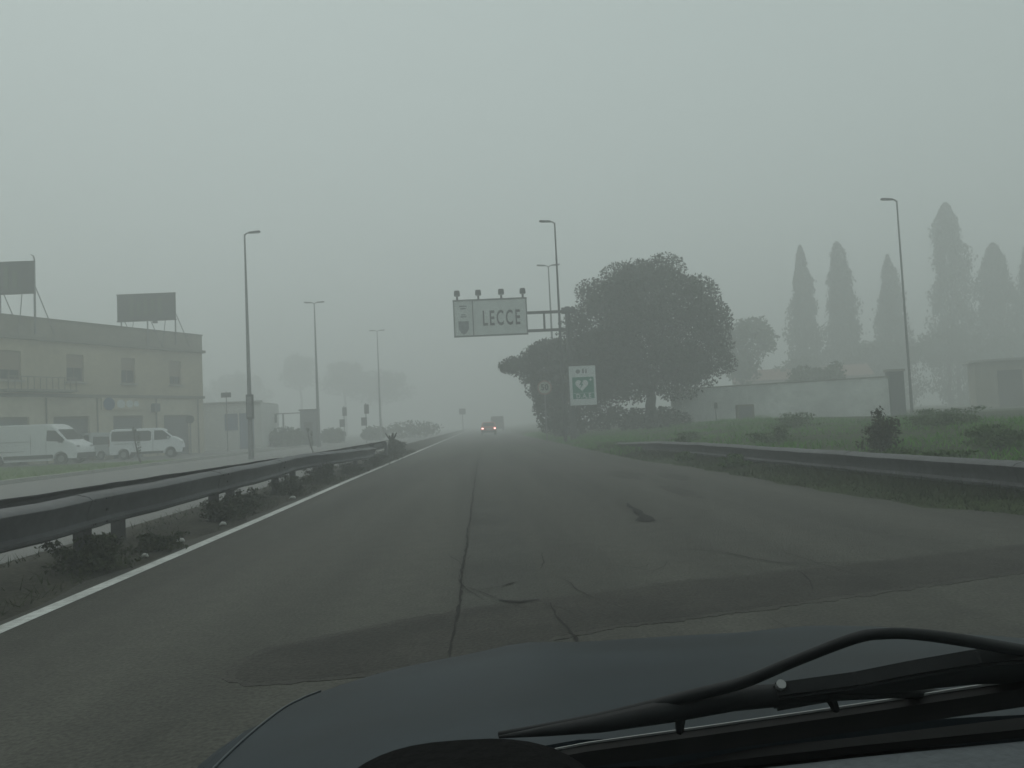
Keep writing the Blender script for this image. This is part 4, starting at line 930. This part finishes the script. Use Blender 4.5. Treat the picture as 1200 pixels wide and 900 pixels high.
# hood: a crowned sheet between the cowl and the front edge
hm = MB(); NX, NY = 29, 15; vs = []
def hood_front(u): return 2.03 - 0.62 * abs(u) ** 3.2
def hood_z(u, y):
    c = .945 - .212 * ((y - .9) / 1.1) ** 1.55 if y > .9 else .945 + .1 * (.9 - y)
    return c - .055 * abs(u) ** 2.6 + .012 * math.exp(-((abs(u) - .45) / .12) ** 2)
for j in range(NY):
    for i in range(NX):
        u = -1 + 2 * i / (NX - 1); y0 = .80 + .06 * (1 - u * u); y1 = hood_front(u)
        y = y0 + (y1 - y0) * j / (NY - 1); vs.append((u * .775, y, hood_z(u, y)))
fs = [(j * NX + i, j * NX + i + 1, (j + 1) * NX + i + 1, (j + 1) * NX + i) for j in range(NY - 1) for i in range(NX - 1)]
top = len(vs); vs += [(x, y, z - .03) for x, y, z in vs]
fs += [tuple(a + top for a in reversed(f)) for f in fs]
rim = [i for i in range(NX)] + [j * NX + NX - 1 for j in range(1, NY)] + [(NY - 1) * NX + i for i in range(NX - 2, -1, -1)] + [j * NX for j in range(NY - 2, 0, -1)]
fs += [(rim[k], rim[(k + 1) % len(rim)], rim[(k + 1) % len(rim)] + top, rim[k] + top) for k in range(len(rim))]
hm.add(vs, fs).build('hood', 'hood', car, smooth='auto')
for s in (-1, 1):                                             # rolled panel edge along each side seam, its highlight painted as a paler colour
    pts = []
    for k in range(22):
        u = s * (1 - .16 * max(0, (k - 15) / 6) ** 2); y1 = hood_front(u); y = .80 + (y1 - .80) * min(1, k / 17)
        pts.append((u * .777, y, hood_z(u, y) + .001))
    MB().tube(pts[:19], .0020, 6).build('hood_edge', 'hoodglint', car, smooth=True)
for s in (-1, 1):                                             # fenders outside the hood seam
    fm = MB(); vs = []; rows = 16; PR = [(.782, -.012), (.80, -.006), (.84, -.03), (.875, -.10), (.89, -.25), (.89, -.55)]
    for j in range(rows):
        y = -.2 + j * (1.62 / (rows - 1)) if j < rows - 1 else 1.5
        zz = hood_z(1, max(.9, y)) if y > .9 else .89
        for (x, dz) in PR: vs.append((s * (x - .10 * ss(1.2, 1.6, y)), y, zz + dz))
    n = len(PR); fm.add(vs, [(j * n + i, j * n + i + 1, (j + 1) * n + i + 1, (j + 1) * n + i) for j in range(rows - 1) for i in range(n - 1)])
    fm.build('fender', 'hood', car, smooth='auto')
    MB().box((s * .60, 1.60, .56), (.30, .3, .16)).build('headlight', 'lamp', car, bevel=.04)
    wheel(car, 0, 0, .31, .2, s); wo = car.children[-1]
    wo.rotation_euler = (0, 0, R(90)); wo.location = (s * .74, 1.15, 0)
MB().add([(-.78, 1.35, .72), (.78, 1.35, .72), (.6, 1.80, .66), (-.6, 1.80, .66), (-.82, 1.45, .30), (.82, 1.45, .30), (.62, 2.06, .30), (-.62, 2.06, .30), (0, 1.95, .66), (0, 2.12, .30)],
         [(0, 4, 7, 3), (1, 2, 6, 5), (3, 7, 9, 8), (8, 9, 6, 2), (4, 5, 6, 9, 7)]).build('front_bumper', 'hood', car)
# cowl between hood and glass
yb = lambda u: .86 - .43 * abs(u) ** 4                      # curved foot of the glass
cw = MB(); vs = []
for k in range(17):
    u = k / 8 - 1
    for (y, z) in ((yb(u) - .03, .895), (.92 + .09 * (1 - u * u), .905), (.92 + .09 * (1 - u * u), .80), (yb(u) - .03, .80)): vs.append((u * .77, y, z))
cw.add(vs, [(k * 4 + a, k * 4 + (a + 1) % 4, (k + 1) * 4 + (a + 1) % 4, (k + 1) * 4 + a) for k in range(16) for a in range(4)] + [(0, 1, 2, 3), (67, 66, 65, 64)])
cw.build('cowl', 'rubber', car)
# windshield: plane z = 1.476 - 0.65 y
wz = lambda y: 1.476 - .65 * y
def glass_sheet(u0, u1, v0, v1, dz, th, nu=16, nv=4):
    vs = []
    for k in (0, -th):
        for j in range(nv + 1):
            for i in range(nu + 1):
                u = u0 + (u1 - u0) * i / nu; v = v0 + (v1 - v0) * j / nv
                y = yb(u) - .80 * v; vs.append((u * (.76 - .14 * v), y, .917 + .52 * v + dz + k))
    n = nu + 1; t = n * (nv + 1)
    fs = [(j * n + i, j * n + i + 1, (j + 1) * n + i + 1, (j + 1) * n + i) for j in range(nv) for i in range(nu)]
    rim = [i for i in range(n)] + [j * n + nu for j in range(1, nv + 1)] + [nv * n + i for i in range(nu - 1, -1, -1)] + [j * n for j in range(nv - 1, 0, -1)]
    return MB().add(vs, fs + [tuple(a + t for a in reversed(f)) for f in fs] + [(rim[k], rim[(k + 1) % len(rim)], rim[(k + 1) % len(rim)] + t, rim[k] + t) for k in range(len(rim))])
glass_sheet(-1, 1, 0, 1, 0, .006).build('windshield', 'clear', car, smooth='auto')
FU = [(-0.322, 0.923, 0.876), (-0.083, 0.913, 0.894), (0.113, 0.901, 0.909), (0.225, 0.876, 0.924), (0.383, 0.838, 0.946), (0.56, 0.818, 0.964), (0.907, 0.748, 1.011)]
FL = [(-.30, .90, .88), (-.06, .885, .898), (.108, .862, .913), (.217, .840, .928), (.371, .808, .950), (.536, .780, .968), (.83, .705, 1.015)]
n = len(FU); vs = [(x - CX, y, z - .002) for x, y, z in FU + FL] + [(x - CX, y, z - .010) for x, y, z in FU + FL]
MB().add(vs, [(i, i + 1, n + i + 1, n + i) for i in range(n - 1)] + [(2 * n + i, 3 * n + i, 3 * n + i + 1, 2 * n + i + 1) for i in range(n - 1)] + [(i, 2 * n + i, 2 * n + i + 1, i + 1) for i in range(n - 1)]
         + [(n + i, n + i + 1, 3 * n + i + 1, 3 * n + i) for i in range(n - 1)]).build('glass_border', 'frit', car)
for s in (-1, 1):
    MB().tube([(s * .80, .40, .90), (s * .66, -.38, 1.437)], .045, 8).build('pillar', 'hood', car, smooth=True)
MB().add([(-.60, .06, 1.432), (.60, .06, 1.432), (.60, -1.2, 1.46), (-.60, -1.2, 1.46), (-.58, .05, 1.475), (.58, .05, 1.475), (.58, -1.2, 1.51), (-.58, -1.2, 1.51)],
         [(3, 2, 1, 0), (4, 5, 6, 7), (0, 1, 5, 4), (1, 2, 6, 5), (2, 3, 7, 6), (3, 0, 4, 7)]).build('roof', 'hood', car)
# dashboard and instrument hood
fr_c = [(x - CX, y - .004, z - .012) for x, y, z in FL]
n = len(fr_c); vs = fr_c + [(x, y - .40, z + .012) for x, y, z in fr_c] + [(x, y - .48, z - .05) for x, y, z in fr_c] + [(x, y - .48, .60) for x, y, z in fr_c] + [(x, y, .60) for x, y, z in fr_c]
MB().add(vs, [(r_ * n + i, r_ * n + i + 1, ((r_ + 1) % 5) * n + i + 1, ((r_ + 1) % 5) * n + i) for r_ in range(5) for i in range(n - 1)] + [tuple(r_ * n for r_ in range(5)), tuple(r_ * n + n - 1 for r_ in range(4, -1, -1))]).build('dashboard', 'dash', car, smooth='auto')
bn = MB(); vs = []; n = 33
OUT = [(-.025 + .118 * math.copysign(abs(math.cos(a)) ** .75, -math.cos(a)), .93 + .150 * abs(math.sin(a)) ** .62) for a in [math.pi * k / (n - 1) for k in range(n)]]
rows = [(.66 - .09 * math.cos(b), math.sin(b)) for b in [math.pi / 2 * k / 7 for k in range(8)]]; rows = [(.655 - .10 * math.sin(b), .55 + .45 * math.sin(b) ** .6) for b in [math.pi / 2 * k / 9 for k in range(10)]] + [(.45, .99), (.38, .95)]
for y, k in rows:
    for x, z in OUT: vs.append(((x + .025) * (.8 + .2 * k) - .025 - CX, y, .93 + (z - .93) * k))
bn.add(vs, [(j * n + i, j * n + i + 1, (j + 1) * n + i + 1, (j + 1) * n + i) for j in range(len(rows) - 1) for i in range(n - 1)] + [tuple(range(n))])
bn.build('instrument_hood', 'dashdark', car, smooth=True)
# wiper assembly lying on the glass
WP = thing('wiper', None, None); WP.parent = car; WP.location = (-CX, 0, 0)
rod = [(.70, .75, 1.02), (.509, .671, 1.07), (.442, .639, 1.09), (.363, .603, 1.114), (.320, .586, 1.125), (.295, .581, 1.128), (.275, .59, 1.123), (.244, .632, 1.095), (.216, .68, 1.064), (.177, .709, 1.045), (.098, .765, 1.009), (.002, .802, .985)]
def spline(P, k=5):
    P = [Vector(p) for p in P]; out = []
    for i in range(len(P) - 1):
        a, b, c, d = P[max(i - 1, 0)], P[i], P[i + 1], P[min(i + 2, len(P) - 1)]
        for q_ in range(k):
            t_ = q_ / k; out.append(.5 * ((2 * b) + (c - a) * t_ + (2 * a - 5 * b + 4 * c - d) * t_ ** 2 + (3 * b - a - 3 * c + d) * t_ ** 3))
    return out + [P[-1]]
rr_ = [.0055, .0055, .0052, .005, .0044, .0042, .0042, .0044, .005, .0055, .005, .003]
MB().tube(spline(rod), [float(a) for a in np.interp(np.arange(56) / 5, np.arange(12), rr_)], 10).build('rod', 'wiper', WP, smooth=True)
at_ = [(.60, .675, 1.07), (.496, .652, 1.087), (.443, .640, 1.095), (.400, .640, 1.094), (.358, .662, 1.081), (.317, .683, 1.067), (.25, .702, 1.055)]
ab_ = [(.62, .725, 1.04), (.536, .707, 1.051), (.485, .703, 1.054), (.425, .697, 1.058), (.366, .704, 1.053), (.303, .727, 1.039), (.262, .742, 1.028)]
vs = [Vector(p) for p in at_] + [Vector(p) for p in ab_] + [Vector(p) - Vector((0, .008, .012)) for p in at_] + [Vector(p) - Vector((0, .008, .012)) for p in ab_]; n = 7
fs = [(i, i + 1, n + i + 1, n + i) for i in range(n - 1)] + [(2 * n + i, 3 * n + i, 3 * n + i + 1, 2 * n + i + 1) for i in range(n - 1)] + \
     [(i, 2 * n + i, 2 * n + i + 1, i + 1) for i in range(n - 1)] + [(n + i, n + i + 1, 3 * n + i + 1, 3 * n + i) for i in range(n - 1)] + [(0, n, 3 * n, 2 * n), (n - 1, 3 * n - 1, 4 * n - 1, 2 * n - 1)]
am = MB().add(vs, fs).build('arm', 'wiper', WP, bevel=.0025)
MB().tube([(.2565, .700, 1.051), (.2555, .694, 1.056)], .0042, 10).build('pin', 'chrome', am)
br = MB()
br.tube([(.002, .783, .990), (.048, .765, 1.000), (.098, .748, 1.010), (.160, .722, 1.028), (.215, .710, 1.040), (.262, .706, 1.042), (.30, .698, 1.046), (.36, .706, 1.040), (.43, .734, 1.022)],
        [.0015, .005, .008, .0105, .011, .010, .009, .007, .004], 10)
br.build('bridge', 'wiper', WP, smooth=True)
bp = [(.06, .826, .950), (.093, .812, .960), (.209, .777, .983), (.337, .734, 1.011), (.47, .684, 1.044), (.588, .639, 1.073), (.72, .60, 1.098)]
MB().sweep(bp, [(-.004, -.012), (.004, -.016), (.0045, .0), (-.004, .004)]).build('blade', 'rubber', WP)
MB().sweep([(x, y + .004, z + .005) for x, y, z in bp], [(-.001, -.001), (.001, -.001), (.001, .001), (-.001, .001)]).build('blade_spine', 'chrome', WP)
for a, b in (((.30, .70, 1.044), (.318, .728, 1.018)), ((.17, .722, 1.028), (.178, .765, .992))):
    MB().tube([a, b], [.006, .004], 6).build('claw', 'wiper', WP)

# ------------------------------------------------------------------ haze
hz = MB().box((0, 129, 15.6), (650, 392, 33.6))
hm_ = bpy.data.materials.new('haze'); hm_.use_nodes = True; _t = hm_.node_tree; _t.nodes.clear()
_o = _t.nodes.new('ShaderNodeOutputMaterial'); _p = _t.nodes.new('ShaderNodeVolumePrincipled')
_p.inputs['Color'].default_value = (0.97, 0.985, 0.98, 1); _p.inputs['Density'].default_value = HAZE_DENSITY; _p.inputs['Anisotropy'].default_value = 0.15
_t.links.new(_p.outputs[0], _o.inputs['Volume'])
h_ = hz.build('haze', hm_); tag(h_, 'thick pale grey fog over the whole road', 'fog', kind='stuff')
